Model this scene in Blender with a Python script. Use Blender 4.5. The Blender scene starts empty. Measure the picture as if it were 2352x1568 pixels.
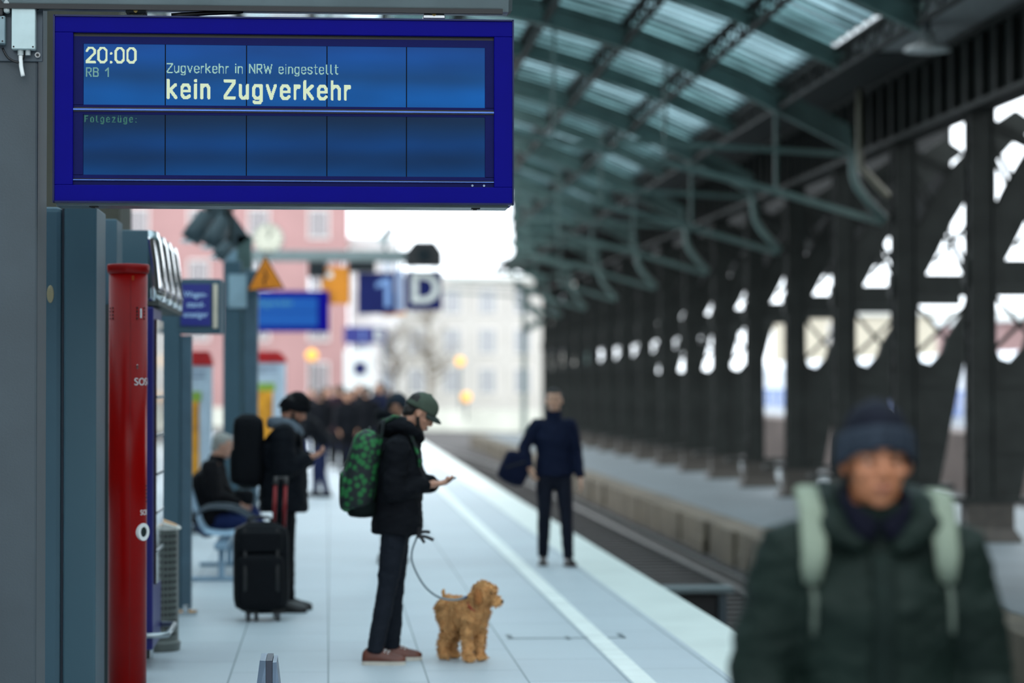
import bpy, math, random
import numpy as np
from mathutils import Vector, Matrix, Euler, noise
from mathutils.bvhtree import BVHTree
random.seed(7)
SC = bpy.context.scene
COL = SC.collection
R = math.radians

# ------------------------------------------------------------------ camera
CAM_Z = 1.85
FPX = 5553.0
cam_data = bpy.data.cameras.new('camera')
cam = bpy.data.objects.new('camera', cam_data); COL.objects.link(cam)
cam_data.sensor_width = 36.0
cam_data.lens = 85.0
cam_data.clip_end = 2000
cam.location = (0, 0, CAM_Z)
cam.rotation_euler = (R(90 + 0.99), 0, R(-4.336))
cam_data.dof.use_dof = True
cam_data.dof.focus_distance = 12.05
cam_data.dof.aperture_fstop = 1.3
SC.camera = cam

# ------------------------------------------------------------------ sky, exposure
w = bpy.data.worlds.new('overcast_sky'); SC.world = w; w.use_nodes = True
nt = w.node_tree; nt.nodes.clear()
o_ = nt.nodes.new('ShaderNodeOutputWorld'); bg = nt.nodes.new('ShaderNodeBackground')
tc = nt.nodes.new('ShaderNodeTexCoord'); sep = nt.nodes.new('ShaderNodeSeparateXYZ')
rmp = nt.nodes.new('ShaderNodeValToRGB')
nt.links.new(tc.outputs['Generated'], sep.inputs[0]); nt.links.new(sep.outputs['Z'], rmp.inputs[0])
rmp.color_ramp.elements[0].position = 0.0; rmp.color_ramp.elements[0].color = (0.85, 0.92, 0.98, 1)
rmp.color_ramp.elements[1].position = 0.7; rmp.color_ramp.elements[1].color = (0.88, 0.95, 1.0, 1)
nt.links.new(rmp.outputs[0], bg.inputs[0]); bg.inputs[1].default_value = 3.6
nt.links.new(bg.outputs[0], o_.inputs[0])
SC.view_settings.view_transform = 'Standard'; SC.view_settings.look = 'None'
SC.view_settings.gamma = 1.0; SC.view_settings.use_curve_mapping = False
SC.view_settings.exposure = 0.0

_RM = Euler((R(90 + 0.99), 0, R(-4.336))).to_matrix()
def W(px, py, Y):
    """point of the place seen at a photo pixel, at distance Y along the platform"""
    r = _RM @ Vector(((px - 1176) / FPX, -(py - 784) / FPX, -1))
    t = Y / r.y
    return Vector((r.x * t, Y, CAM_Z + r.z * t))

# ------------------------------------------------------------------ materials
def lin(c):
    f = lambda v: v / 12.92 if v <= 0.04045 else ((v + 0.055) / 1.055) ** 2.4
    return tuple(f(v / 255.0) for v in c) + (1,)
MATS = {}
def mat(name, c, rough=0.6, metal=0.0, scale=6.0, var=0.12, bump=0.0, bscale=None, coat=0.0, spec=0.5):
    if name in MATS: return MATS[name]
    m = bpy.data.materials.new(name); m.use_nodes = True
    n = m.node_tree; b = n.nodes['Principled BSDF']
    L = lin(c)
    no = n.nodes.new('ShaderNodeTexNoise'); no.inputs['Scale'].default_value = scale; no.inputs['Detail'].default_value = 4
    co = n.nodes.new('ShaderNodeTexCoord'); n.links.new(co.outputs['Object'], no.inputs['Vector'])
    rp = n.nodes.new('ShaderNodeValToRGB')
    rp.color_ramp.elements[0].position = 0.3; rp.color_ramp.elements[1].position = 0.7
    rp.color_ramp.elements[0].color = tuple(v * (1 - var) for v in L[:3]) + (1,)
    rp.color_ramp.elements[1].color = tuple(min(1, v * (1 + var)) for v in L[:3]) + (1,)
    n.links.new(no.outputs['Fac'], rp.inputs[0]); n.links.new(rp.outputs[0], b.inputs['Base Color'])
    b.inputs['Roughness'].default_value = rough; b.inputs['Metallic'].default_value = metal
    b.inputs['Specular IOR Level'].default_value = spec
    b.inputs['Coat Weight'].default_value = coat
    b.inputs['Coat Roughness'].default_value = 0.08
    if bump:
        n2 = n.nodes.new('ShaderNodeTexNoise'); n2.inputs['Scale'].default_value = bscale or scale * 6; n2.inputs['Detail'].default_value = 5
        n.links.new(co.outputs['Object'], n2.inputs['Vector'])
        bp = n.nodes.new('ShaderNodeBump'); bp.inputs['Strength'].default_value = bump; bp.inputs['Distance'].default_value = 0.02
        n.links.new(n2.outputs['Fac'], bp.inputs['Height']); n.links.new(bp.outputs[0], b.inputs['Normal'])
    MATS[name] = m
    return m
def emis(name, c, s):
    if name in MATS: return MATS[name]
    m = mat(name, c, 0.4, var=0.03)
    b = m.node_tree.nodes['Principled BSDF']
    b.inputs['Emission Color'].default_value = lin(c); b.inputs['Emission Strength'].default_value = s
    return m

# ------------------------------------------------------------------ mesh builder
class MB:
    def __init__(s): s.v = []; s.f = []
    def add(s, vs, fs):
        o = len(s.v); s.v.extend([tuple(p) for p in vs]); s.f.extend([tuple(i + o for i in q) for q in fs]); return s
    def box(s, x0, x1, y0, y1, z0, z1):
        return s.add([(x0,y0,z0),(x1,y0,z0),(x1,y1,z0),(x0,y1,z0),(x0,y0,z1),(x1,y0,z1),(x1,y1,z1),(x0,y1,z1)],
              [(0,3,2,1),(4,5,6,7),(0,1,5,4),(1,2,6,5),(2,3,7,6),(3,0,4,7)])
    def bar(s, a, b, w, h, up=(0, 0, 1)):
        a = Vector(a); b = Vector(b); t = (b - a).normalized(); up = Vector(up)
        if abs(t.dot(up)) > 0.98: up = Vector((0, 1, 0))
        sd = t.cross(up).normalized(); u = sd.cross(t)
        q = []
        for p in (a, b):
            for (i, j) in ((-1,-1),(1,-1),(1,1),(-1,1)): q.append(p + sd * (w/2*i) + u * (h/2*j))
        return s.add(q, [(0,1,2,3),(7,6,5,4),(0,4,5,1),(1,5,6,2),(2,6,7,3),(3,7,4,0)])
    def loft(s, rings, caps=True):
        n = len(rings[0]); vs = [p for r in rings for p in r]; fs = []
        for k in range(len(rings) - 1):
            for i in range(n):
                j = (i + 1) % n
                fs.append((k*n+i, k*n+j, (k+1)*n+j, (k+1)*n+i))
        if caps:
            fs.append(tuple(range(n - 1, -1, -1))); fs.append(tuple((len(rings)-1)*n + i for i in range(n)))
        return s.add(vs, fs)
    def prism(s, poly, fn, d):
        """poly of 2-D points, fn maps (a, b, depth) to 3-D"""
        n = len(poly)
        return s.add([fn(a, b, 0) for a, b in poly] + [fn(a, b, d) for a, b in poly],
            [tuple(range(n-1,-1,-1)), tuple(range(n, 2*n))] + [(i, (i+1)%n, n+(i+1)%n, n+i) for i in range(n)])
    def ell(s, c, r, rot=None, n=16, m=10):
        c = Vector(c); M = rot if rot is not None else Matrix.Identity(3)
        rings = []
        for k in range(1, m):
            a = math.pi * k / m
            rings.append([c + M @ Vector((r[0]*math.sin(a)*math.cos(2*math.pi*i/n), r[1]*math.sin(a)*math.sin(2*math.pi*i/n), -r[2]*math.cos(a))) for i in range(n)])
        o = len(s.v); s.loft(rings, False)
        b = len(s.v); s.v.append(tuple(c + M @ Vector((0,0,-r[2])))); s.v.append(tuple(c + M @ Vector((0,0,r[2]))))
        for i in range(n):
            j = (i+1) % n
            s.f.append((o+j, o+i, b)); q = o + (m-2)*n
            s.f.append((q+i, q+j, b+1))
        return s
    def tube(s, pts, rad, n=12, side=None, sub=3, caps=True, ends=False):
        """tube through pts; rad per point is r or (r_side, r_other)"""
        P = [Vector(p) for p in pts]; Q = [r if isinstance(r, (tuple, list)) else (r, r) for r in (rad if isinstance(rad, (list,)) else [rad]*len(P))]
        if sub > 1 and len(P) > 2: P, Q = spline(P, Q, sub)
        rings = []; ref = Vector(side) if side is not None else None
        for i, p in enumerate(P):
            t = (P[min(i+1, len(P)-1)] - P[max(i-1, 0)]).normalized()
            if ref is None:
                ref = Vector((0, 0, 1)) if abs(t.z) < 0.9 else Vector((1, 0, 0))
                ref = (ref - t*ref.dot(t)).normalized()
            a = (ref - t*ref.dot(t))
            if a.length < 1e-4: a = t.orthogonal()
            a.normalize()
            if side is None: ref = a
            b = t.cross(a)
            rings.append([p + a*(Q[i][0]*math.cos(2*math.pi*k/n)) + b*(Q[i][1]*math.sin(2*math.pi*k/n)) for k in range(n)])
        s.loft(rings, caps)
        if ends:
            for p, q in ((P[0], Q[0]), (P[-1], Q[-1])): m_ = min(q); s.ell(p, (m_, m_, m_), n=10, m=8)
        return s
    def lathe(s, prof, c=(0,0,0), n=28, caps=True):
        return s.loft([[(c[0]+r*math.cos(2*math.pi*i/n), c[1]+r*math.sin(2*math.pi*i/n), c[2]+z) for i in range(n)] for r, z in prof], caps)
    def cyl(s, a, b, r, n=20):
        return s.tube([a, b], [r, r], n=n, sub=1)
    def xf(s, M):
        s.v = [tuple(M @ Vector(p)) for p in s.v]; return s
    def build(s, name, m, parent=None, bevel=0.0, smooth=False, world=False, seg=2):
        me = bpy.data.meshes.new(name)
        v = s.v
        if world and parent is not None:
            l = parent.location; v = [(p[0]-l.x, p[1]-l.y, p[2]-l.z) for p in v]
        me.from_pydata(v, [], s.f); me.update()
        fix(me)
        return link(name, me, m, parent, bevel, smooth, seg)
def fix(me):
    import bmesh
    b = bmesh.new(); b.from_mesh(me); bmesh.ops.recalc_face_normals(b, faces=b.faces); b.to_mesh(me); b.free()
def link(name, me, m, parent=None, bevel=0.0, smooth=False, seg=2):
    o = bpy.data.objects.new(name, me); COL.objects.link(o)
    if m is not None: me.materials.append(m)
    if smooth:
        me.polygons.foreach_set('use_smooth', [True]*len(me.polygons))
    if bevel:
        bv = o.modifiers.new('bevel', 'BEVEL'); bv.width = bevel; bv.segments = seg; bv.limit_method = 'ANGLE'; bv.angle_limit = R(40)
    if parent is not None: o.parent = parent
    return o
def spline(P, Q, sub):
    A, B = [], []
    n = len(P)
    for i in range(n - 1):
        p0, p1, p2, p3 = P[max(i-1,0)], P[i], P[i+1], P[min(i+2,n-1)]
        for k in range(sub):
            t = k / sub
            A.append(0.5*((2*p1) + (p2-p0)*t + (2*p0-5*p1+4*p2-p3)*t*t + (3*p1-p0-3*p2+p3)*t**3))
            B.append(tuple(Q[i][j]*(1-t) + Q[i+1][j]*t for j in (0, 1)))
    A.append(P[-1]); B.append(Q[-1])
    return A, B
def thing(name, label, cat, loc=(0,0,0), rz=0.0, group=None):
    o = bpy.data.objects.new(name, None); COL.objects.link(o)
    o.location = loc; o.rotation_euler = (0, 0, rz); o.empty_display_size = 0.2
    return tag(o, label, cat, group)
def tag(o, label, cat, group=None, kind=None):
    o['label'] = label; o['category'] = cat
    if group: o['group'] = group
    if kind: o['kind'] = kind
    return o
def struct(o, label=None):
    o['kind'] = 'structure'
    if label: o['label'] = label
    return o
def remesh(mb, vox, smooth=4, fac=0.5):
    me = bpy.data.meshes.new('tmp'); me.from_pydata(mb.v, [], mb.f); me.update(); fix(me)
    o = bpy.data.objects.new('tmp', me); COL.objects.link(o)
    r = o.modifiers.new('r', 'REMESH'); r.mode = 'VOXEL'; r.voxel_size = vox; r.use_smooth_shade = True
    if smooth:
        sm = o.modifiers.new('s', 'SMOOTH'); sm.iterations = smooth; sm.factor = fac
    dg = bpy.context.evaluated_depsgraph_get(); dg.update()
    out = bpy.data.meshes.new_from_object(o.evaluated_get(dg))
    bpy.data.objects.remove(o); bpy.data.meshes.remove(me)
    out.materials.clear()
    return out
def wrinkle(me, amp, freq, stretch=(1, 1, 1), seed=0.0):
    n = len(me.vertices)
    co = np.empty(n*3); me.vertices.foreach_get('co', co); no = np.empty(n*3); me.vertices.foreach_get('normal', no)
    co = co.reshape(-1, 3); no = no.reshape(-1, 3)
    st = Vector(stretch)
    d = np.array([noise.noise(Vector((p[0]*st.x*freq+seed, p[1]*st.y*freq, p[2]*st.z*freq))) + 0.5*noise.noise(Vector((p[0]*st.x*freq*2.3+seed+9, p[1]*st.y*freq*2.3, p[2]*st.z*freq*2.3))) for p in co])
    co = co + no * (d*amp)[:, None]
    me.vertices.foreach_set('co', co.ravel()); me.update()
def text(s, size, m, parent, loc, rot=(R(90), 0, 0), align='CENTER', ext=0.001, bold=0.0, name='lettering', xs=1.0):
    cu = bpy.data.curves.new('t', 'FONT'); cu.body = s; cu.size = size; cu.align_x = align; cu.align_y = 'CENTER'; cu.extrude = ext; cu.offset = bold
    o = bpy.data.objects.new('t', cu); COL.objects.link(o)
    dg = bpy.context.evaluated_depsgraph_get(); dg.update()
    me = bpy.data.meshes.new_from_object(o.evaluated_get(dg))
    bpy.data.objects.remove(o); me.materials.clear()
    me.transform(Matrix.Diagonal((xs, 1, 1, 1)))
    q = link(name, me, m, parent); q.location = loc; q.rotation_euler = rot
    return q

# ------------------------------------------------------------------ palette
STEEL = mat('dark riveted steel', (34, 37, 35), 0.65, 0.0, 3.0, 0.3, 0.15, 30, spec=0.15)
STEEL2 = mat('grey green roof steel', (84, 104, 100), 0.5, 0.0, 3.0, 0.2, spec=0.3)
GREY = mat('grey blue painted metal', (66, 91, 103), 0.5, 0.0, 1.2, 0.08, 0.04, 60, spec=0.25)
GREYD = mat('dark grey painted metal', (56, 66, 72), 0.55, 0.0, 2.0, 0.14, 0.06, 90)
CHROME = mat('polished steel', (200, 205, 208), 0.12, 1.0, 4, 0.04)
BLACK = mat('black plastic', (14, 15, 17), 0.5)
WHITE = mat('white paint', (225, 228, 226), 0.5, var=0.04)
BLUE = mat('deep blue enamel', (7, 5, 112), 0.5, var=0.03, spec=0.06)
SIGNBLUE = mat('sign blue', (25, 32, 82), 0.6, var=0.05, spec=0.1)
ORANGE = mat('orange sign', (198, 122, 8), 0.6, var=0.06)
# ================================================================== SETTING
def brick_floor():
    m = bpy.data.materials.new('pale stone paving'); m.use_nodes = True
    n = m.node_tree; b = n.nodes['Principled BSDF']
    co = n.nodes.new('ShaderNodeTexCoord')
    mp = n.nodes.new('ShaderNodeMapping'); mp.inputs['Rotation'].default_value = (0, 0, R(90))
    n.links.new(co.outputs['Object'], mp.inputs[0])
    br = n.nodes.new('ShaderNodeTexBrick'); br.inputs['Scale'].default_value = 1.0
    br.inputs['Brick Width'].default_value = 1.2; br.inputs['Row Height'].default_value = 0.62
    br.inputs['Mortar Size'].default_value = 0.006; br.inputs['Mortar Smooth'].default_value = 0.3
    br.inputs['Color1'].default_value = lin((176, 184, 190)); br.inputs['Color2'].default_value = lin((180, 189, 194)); br.inputs['Mortar'].default_value = lin((112, 124, 130))
    n.links.new(mp.outputs[0], br.inputs['Vector'])
    no = n.nodes.new('ShaderNodeTexNoise'); no.inputs['Scale'].default_value = 0.7; no.inputs['Detail'].default_value = 6
    n.links.new(co.outputs['Object'], no.inputs['Vector'])
    rp = n.nodes.new('ShaderNodeValToRGB'); rp.color_ramp.elements[0].color = (0.86, 0.86, 0.86, 1); rp.color_ramp.elements[1].color = (1.1, 1.1, 1.1, 1)
    n.links.new(no.outputs['Fac'], rp.inputs[0])
    mx = n.nodes.new('ShaderNodeMix'); mx.data_type = 'RGBA'; mx.blend_type = 'MULTIPLY'; mx.inputs[0].default_value = 1
    n.links.new(br.outputs['Color'], mx.inputs[6]); n.links.new(rp.outputs[0], mx.inputs[7])
    n.links.new(mx.outputs[2], b.inputs['Base Color']); b.inputs['Roughness'].default_value = 0.55; b.inputs['Specular IOR Level'].default_value = 0.3
    return m
EDGE = 3.03
mb = MB().box(-14, EDGE - 0.5, -12, 88, -1.1, 0)
floor = struct(mb.build('floor', brick_floor()))
EDGEM = mat('white edge paving', (205, 212, 206), 0.5, scale=1.5, var=0.07)
struct(MB().box(EDGE - 0.5, EDGE, -12, 88, -1.1, 0.0).build('trim_1', EDGEM))
# tactile line: ribbed white slabs set flush in the paving
mb = MB()
y = 9.0
while y < 86:
    mb.box(1.88, 2.02, y, y + 0.29, -0.01, 0.0035); y += 0.31
struct(mb.build('trim_2', mat('white tactile slab', (222, 227, 222), 0.55, scale=2, var=0.08)))
q = MB(); q.box(1.3, 2.16, 17.5, 17.53, 0, .003); q.box(1.3, 1.34, 17.5, 17.78, 0, .003); q.box(1.72, 1.75, 17.42, 17.62, 0, .003); q.box(2.12, 2.16, 17.5, 17.8, 0, .003)
struct(q.build('trim_5', mat('hatch edge', (96, 108, 114), .5)))
# ground, ballast
GROUND = mat('dark ballast', (50, 47, 46), 0.95, scale=9, var=0.4, bump=0.6, bscale=14)
mb = MB().box(-60, 90, -20, 420, -1.3, -0.95)
struct(mb.build('ground', GROUND))
STONE = mat('weathered platform stone', (80, 72, 58), 0.9, scale=1.6, var=0.35, bump=0.5, bscale=5)
PLATD = mat('worn grey asphalt', (84, 94, 98), 0.7, scale=1.1, var=0.16)
# far platform: rough stone edge, lower than this one
mb = MB()
rr = random.Random(3)
y = 12.0
while y < 106:
    l = rr.uniform(0.9, 1.6); x = 6.2 + rr.uniform(-0.05, 0.03)
    mb.box(x, 6.75, y, y + l - 0.02, -1.0, -0.4 + rr.uniform(-0.02, 0.0))
    mb.box(x + rr.uniform(-0.02, .06), 6.75, y, y + l - 0.03, -1.0, -0.7)
    y += l
struct(mb.build('trim_3', STONE, bevel=0.02))
struct(MB().box(6.74, 12.5, 8, 106, -1.0, -0.4).build('floor_far', PLATD))
# low stone wall and ledges behind the colonnade
WALLB = mat('brown stone wall', (92, 82, 78), 0.9, scale=1.2, var=0.25, bump=0.3, bscale=6)
struct(MB().box(16.5, 18.5, 14, 120, -1.0, 0.55).build('wall_right', WALLB))
struct(MB().box(16.6, 19.5, 120, 170, -1.0, 0.3).build('wall_far', mat('pale parapet', (205, 205, 200), 0.8)))
# curved pale retaining wall and turf beyond the platform end
mb = MB(); pts = []
for k in range(13):
    t = k / 12.0
    pts.append((16 - 26*t*t - 2*t, 118 + 50*t - 8*t*t))
for (x0, y0), (x1, y1) in zip(pts[:-1], pts[1:]):
    mb.bar((x0, y0, -0.35), (x1, y1, -0.35), 0.5, 1.3)
struct(mb.build('wall_end', mat('pale concrete', (200, 200, 188), 0.85, scale=.6, var=.12)))
mb = MB().box(-60, 60, 172, 420, -1.0, -0.3)
struct(mb.build('ground_far', mat('far pale ground', (150, 150, 132), 0.95, scale=.3, var=.2)))

# walls added out of view to block light, then the visible stone pier
DARKW = mat('dark light blocking wall', (58, 56, 52), .85, scale=.8, var=.2, bump=.2, bscale=5)
struct(MB().box(-16, 32, -24.5, -24, -1, 9.5).build('blocker_wall_back', DARKW))
struct(MB().box(-9.2, -8.7, -24, 34, -1, 7.5).build('blocker_wall_left', DARKW))
struct(MB().box(9.3, 9.8, -24, 27, -1, 7.3).build('blocker_wall_right', DARKW))
x0_, x1_ = W(60, 880, 20).x, W(274, 880, 20).x
struct(MB().box(x0_, x1_, 20, 21.2, 0, 7.9).build('wall_pier', mat('olive grey stone pier', (70, 68, 58), .85, scale=1.2, var=.2)))
# ------------------------------------------------------------------ tracks
RAIL = mat('worn rail', (78, 76, 74), 0.45, 0.5, 5, .2)
RUST = mat('rusty foot', (70, 52, 42), 0.8)
SLEEP = mat('old concrete sleeper', (50, 47, 45), 0.9, scale=4, var=.25)
def track(x0, label, curve=0.0):
    t = thing('railway_track', label, 'track', (x0, 0, -0.95))
    for s in (-0.72, 0.72):
        prof = [(-.07,.12),(.07,.12),(.07,.135),(.012,.155),(.012,.24),(.036,.25),(.036,.285),(-.036,.285),(-.036,.25),(-.012,.24),(-.012,.155),(-.07,.135)]
        rings = []
        for k in range(60):
            y = 6 + k * 2.6
            dx = -curve * max(0, y - 62) ** 2
            rings.append([(s + dx + a, y, b) for a, b in prof])
        MB().loft(rings).build('rail', RAIL, t)
    mb = MB(); y = 6.0
    while y < 158:
        dx = -curve * max(0, y - 62) ** 2
        mb.box(dx - 1.25, dx + 1.25, y, y + .26, -.06, .12); y += .62
    o = mb.build('sleeper_bed', SLEEP, t); o['kind'] = 'stuff'
    return t
track(4.62, 'railway track in the dark gap beside the white platform edge', 0.0011)

# ------------------------------------------------------------------ vaulted roof
def glazing(name, c, trans, alpha):
    m = bpy.data.materials.new(name); m.use_nodes = True
    n = m.node_tree; n.nodes.clear()
    o = n.nodes.new('ShaderNodeOutputMaterial'); L = lin(c)
    no = n.nodes.new('ShaderNodeTexNoise'); no.inputs['Scale'].default_value = 1.3; no.inputs['Detail'].default_value = 3
    co = n.nodes.new('ShaderNodeTexCoord'); n.links.new(co.outputs['Object'], no.inputs[0])
    rp = n.nodes.new('ShaderNodeValToRGB'); rp.color_ramp.elements[0].position = .3; rp.color_ramp.elements[1].position = .7
    rp.color_ramp.elements[0].color = tuple(v*.7 for v in L[:3]) + (1,); rp.color_ramp.elements[1].color = tuple(v*1.25 for v in L[:3]) + (1,)
    n.links.new(no.outputs['Fac'], rp.inputs[0])
    a = n.nodes.new('ShaderNodeBsdfTranslucent'); b = n.nodes.new('ShaderNodeBsdfTransparent'); d = n.nodes.new('ShaderNodeBsdfDiffuse')
    n.links.new(rp.outputs[0], a.inputs[0]); n.links.new(rp.outputs[0], d.inputs[0]); b.inputs[0].default_value = L
    m1 = n.nodes.new('ShaderNodeMixShader'); m1.inputs[0].default_value = trans
    n.links.new(d.outputs[0], m1.inputs[1]); n.links.new(a.outputs[0], m1.inputs[2])
    m2 = n.nodes.new('ShaderNodeMixShader'); m2.inputs[0].default_value = alpha
    n.links.new(m1.outputs[0], m2.inputs[1]); n.links.new(b.outputs[0], m2.inputs[2])
    n.links.new(m2.outputs[0], o.inputs[0])
    return m
PANE = glazing('dirty roof glass', (182, 200, 204), 0.9, 0.5)
TEAL = glazing('teal roof panel', (160, 184, 186), 0.78, 0.0)
CLEAR = glazing('clear roof glass', (225, 235, 238), 0.5, 0.75)
SLAT = mat('dark roof boarding', (30, 34, 34), 0.8)
RB0, BAY = 34.0, 4.57
def zr(x): return 8.35 - 0.0335*x*x
def xl(y): return -8.6 if y <= 44 else 3.1 + (8.2 - 3.1)*(y - 44)/(106 - 44)
PUR = [7.25, 5.97, 4.73, 3.45, 2.2, 0.95, -0.3, -1.55, -2.8, -4.05, -5.3, -6.55, -7.8, -8.6]
roof = struct(bpy.data.objects.new('ceiling', None)); COL.objects.link(roof)
pane, teal, soff, clr = MB(), MB(), MB(), MB()
strip = [(0, .07, 't'), (.07, .42, 't'), (.42, .72, 'p'), (.76, .86, 'p'), (.86, 1, 't'), (.72, .76, 't')]
for k in range(-6, 17):
    ya = RB0 + k*BAY
    if ya > 105: break
    for a, b, kind in strip:
        y0, y1 = ya + a*BAY, ya + b*BAY
        for xa, xb in zip(PUR[:-1], PUR[1:]):
            l0, l1 = xl(y0), xl(y1)
            q = [(max(xa, l0) if xa > l0 else l0, y0), (max(xb, l0), y0), (max(xb, l1), y1), (xa if xa > l1 else l1, y1)]
            if q[0][0] - q[1][0] < 1e-3 and q[3][0] - q[2][0] < 1e-3: continue
            vs = [(x, y, zr(x) + .16) for x, y in q] + [(x, y, zr(x) + .19) for x, y in q]
            tgt = clr if (k < -2 and xb < 6.5) or (k < 0 and xa < 5) or (k >= 0 and xa < 1) else (pane if kind == 'p' else teal)  # panes out of view are made clear so more daylight reaches the floor
            tgt.add(vs, [(0,1,2,3),(7,6,5,4),(0,4,5,1),(1,5,6,2),(2,6,7,3),(3,7,4,0)])
soff.add([(7.25, 35.9, 6.76), (9.1, 35.9, 6.86), (9.1, 106, 6.86), (7.25, 106, 6.76), (7.25, 35.9, 6.93), (9.1, 35.9, 6.93), (9.1, 106, 6.93), (7.25, 106, 6.93)], [(0,3,2,1),(4,5,6,7),(0,1,5,4),(1,2,6,5),(2,3,7,6),(3,0,4,7)])
clr.build('roof_glazing', CLEAR, roof); pane.build('roof_glazing', PANE, roof); teal.build('roof_panel', TEAL, roof); soff.build('eave_boarding', SLAT, roof)
ribs, pur, lat = MB(), MB(), MB()
for k in range(-6, 16):
    y = RB0 + k*BAY
    l = xl(y + .01)
    heavy = (k % 2 == 1)
    xr = 8.4 if (heavy and k > 0) else 7.3
    xs = [xr - i*(xr - l)/10 for i in range(11)]
    W_, H_ = (.16, .34) if heavy else (.1, .22)
    for a, b in zip(xs[:-1], xs[1:]):
        ribs.bar((a, y, zr(a)), (b, y, zr(b)), W_, .07, (0, 0, 1)); ribs.bar((a, y, zr(a) - H_), (b, y, zr(b) - H_), W_, .05); ribs.bar((a, y, zr(a) - H_/2), (b, y, zr(b) - H_/2), .03, H_)
    if heavy and k > 0:
        # curved foot and slanted lower chord with its hangers
        ribs.tube([(8.35, y, 6.0), (8.45, y, 5.5), (8.5, y, 5.1), (8.75, y, 4.75), (9.0, y, 4.5)], [.07]*5, n=8)
        ch = [(8.95, 4.45), (7.2, 4.95), (5.4, 5.4), (3.6, 5.75), (1.8, 6.0), (0, 6.1)]
        ch = [c for c in ch if c[0] > l] 
        for a, b in zip(ch[:-1], ch[1:]): ribs.bar((a[0], y, a[1]), (b[0], y, b[1]), .09, .1)
        ribs.bar((8.5, y, 5.55), (4.6, y, 5.75), .06, .08)
        for x, z in ch[1:]:
            ribs.bar((x, y, z), (x, y, zr(x) - .3), .05, .05)
for i, x in enumerate(PUR[:-1]):
    y0 = RB0 - 6*BAY
    y1 = 44 if x < 3.1 else 44 + (x - 3.1)/(8.2 - 3.1)*(106 - 44)
    pur.bar((x, y0, zr(x) + .02), (x, y1, zr(x) + .02), .13, .06); pur.bar((x, y0, zr(x) - .3), (x, y1, zr(x) - .3), .08, .05)
    y = y0; s = 0
    while y < y1 - .4 and x > 1:
        a, b = (x, y, zr(x) - (.3 if s else 0)), (x, y + .46, zr(x) - (0 if s else .3))
        lat.bar(a, b, .035, .035); y += .46; s = 1 - s
    # glazing bars
y = RB0 - 2*BAY
gb = MB()
while y < 104:
    l = max(xl(y), 0.9)
    for xa, xb in zip(PUR[:-1], PUR[1:]):
        if xa <= l: break
        xb = max(xb, l)
        gb.bar((xa, y, zr(xa) + .13), (xb, y, zr(xb) + .13), .03, .04)
    y += BAY/9
ribs.build('roof_rib', STEEL2, roof); pur.build('purlin', STEEL, roof); lat.build('purlin_lattice', STEEL, roof); gb.build('glazing_bar', STEEL, roof)

# ------------------------------------------------------------------ colonnade on the right
girder = struct(bpy.data.objects.new('trim_4', None)); COL.objects.link(girder)
g = MB()
g.box(9.12, 9.16, 26, 106, 5.75, 6.86); g.box(8.95, 9.35, 26, 106, 5.7, 5.78); g.box(8.95, 9.35, 26, 106, 6.72, 6.8)
y = 26.0
while y < 106:
    g.box(9.0, 9.13, y, y + .09, 5.78, 6.72); y += .76
g.box(9.16, 10.6, 26, 106, 6.75, 6.85)
g.build('plate_girder', STEEL, girder)
BOARD = mat('dark boarding', (26, 28, 28), 0.85, scale=2, var=.2)
b_ = MB()
for k in range(14):
    y = 43.6 + k*BAY; b_.box(11.3, 11.4, y, y + BAY - .25, 4.7 + (k % 3)*.12, 6.8); b_.box(11.3, 11.4, y + .9, y + 1.9, 4.3, 4.8)
b_.build('spandrel_boarding', BOARD, girder)
NTH = ['nearest', 'second', 'third', 'fourth', 'fifth', 'sixth', 'seventh', 'eighth', 'ninth', 'tenth', 'eleventh', 'twelfth', 'thirteenth', 'fourteenth', 'fifteenth', 'sixteenth', 'seventeenth']
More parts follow.
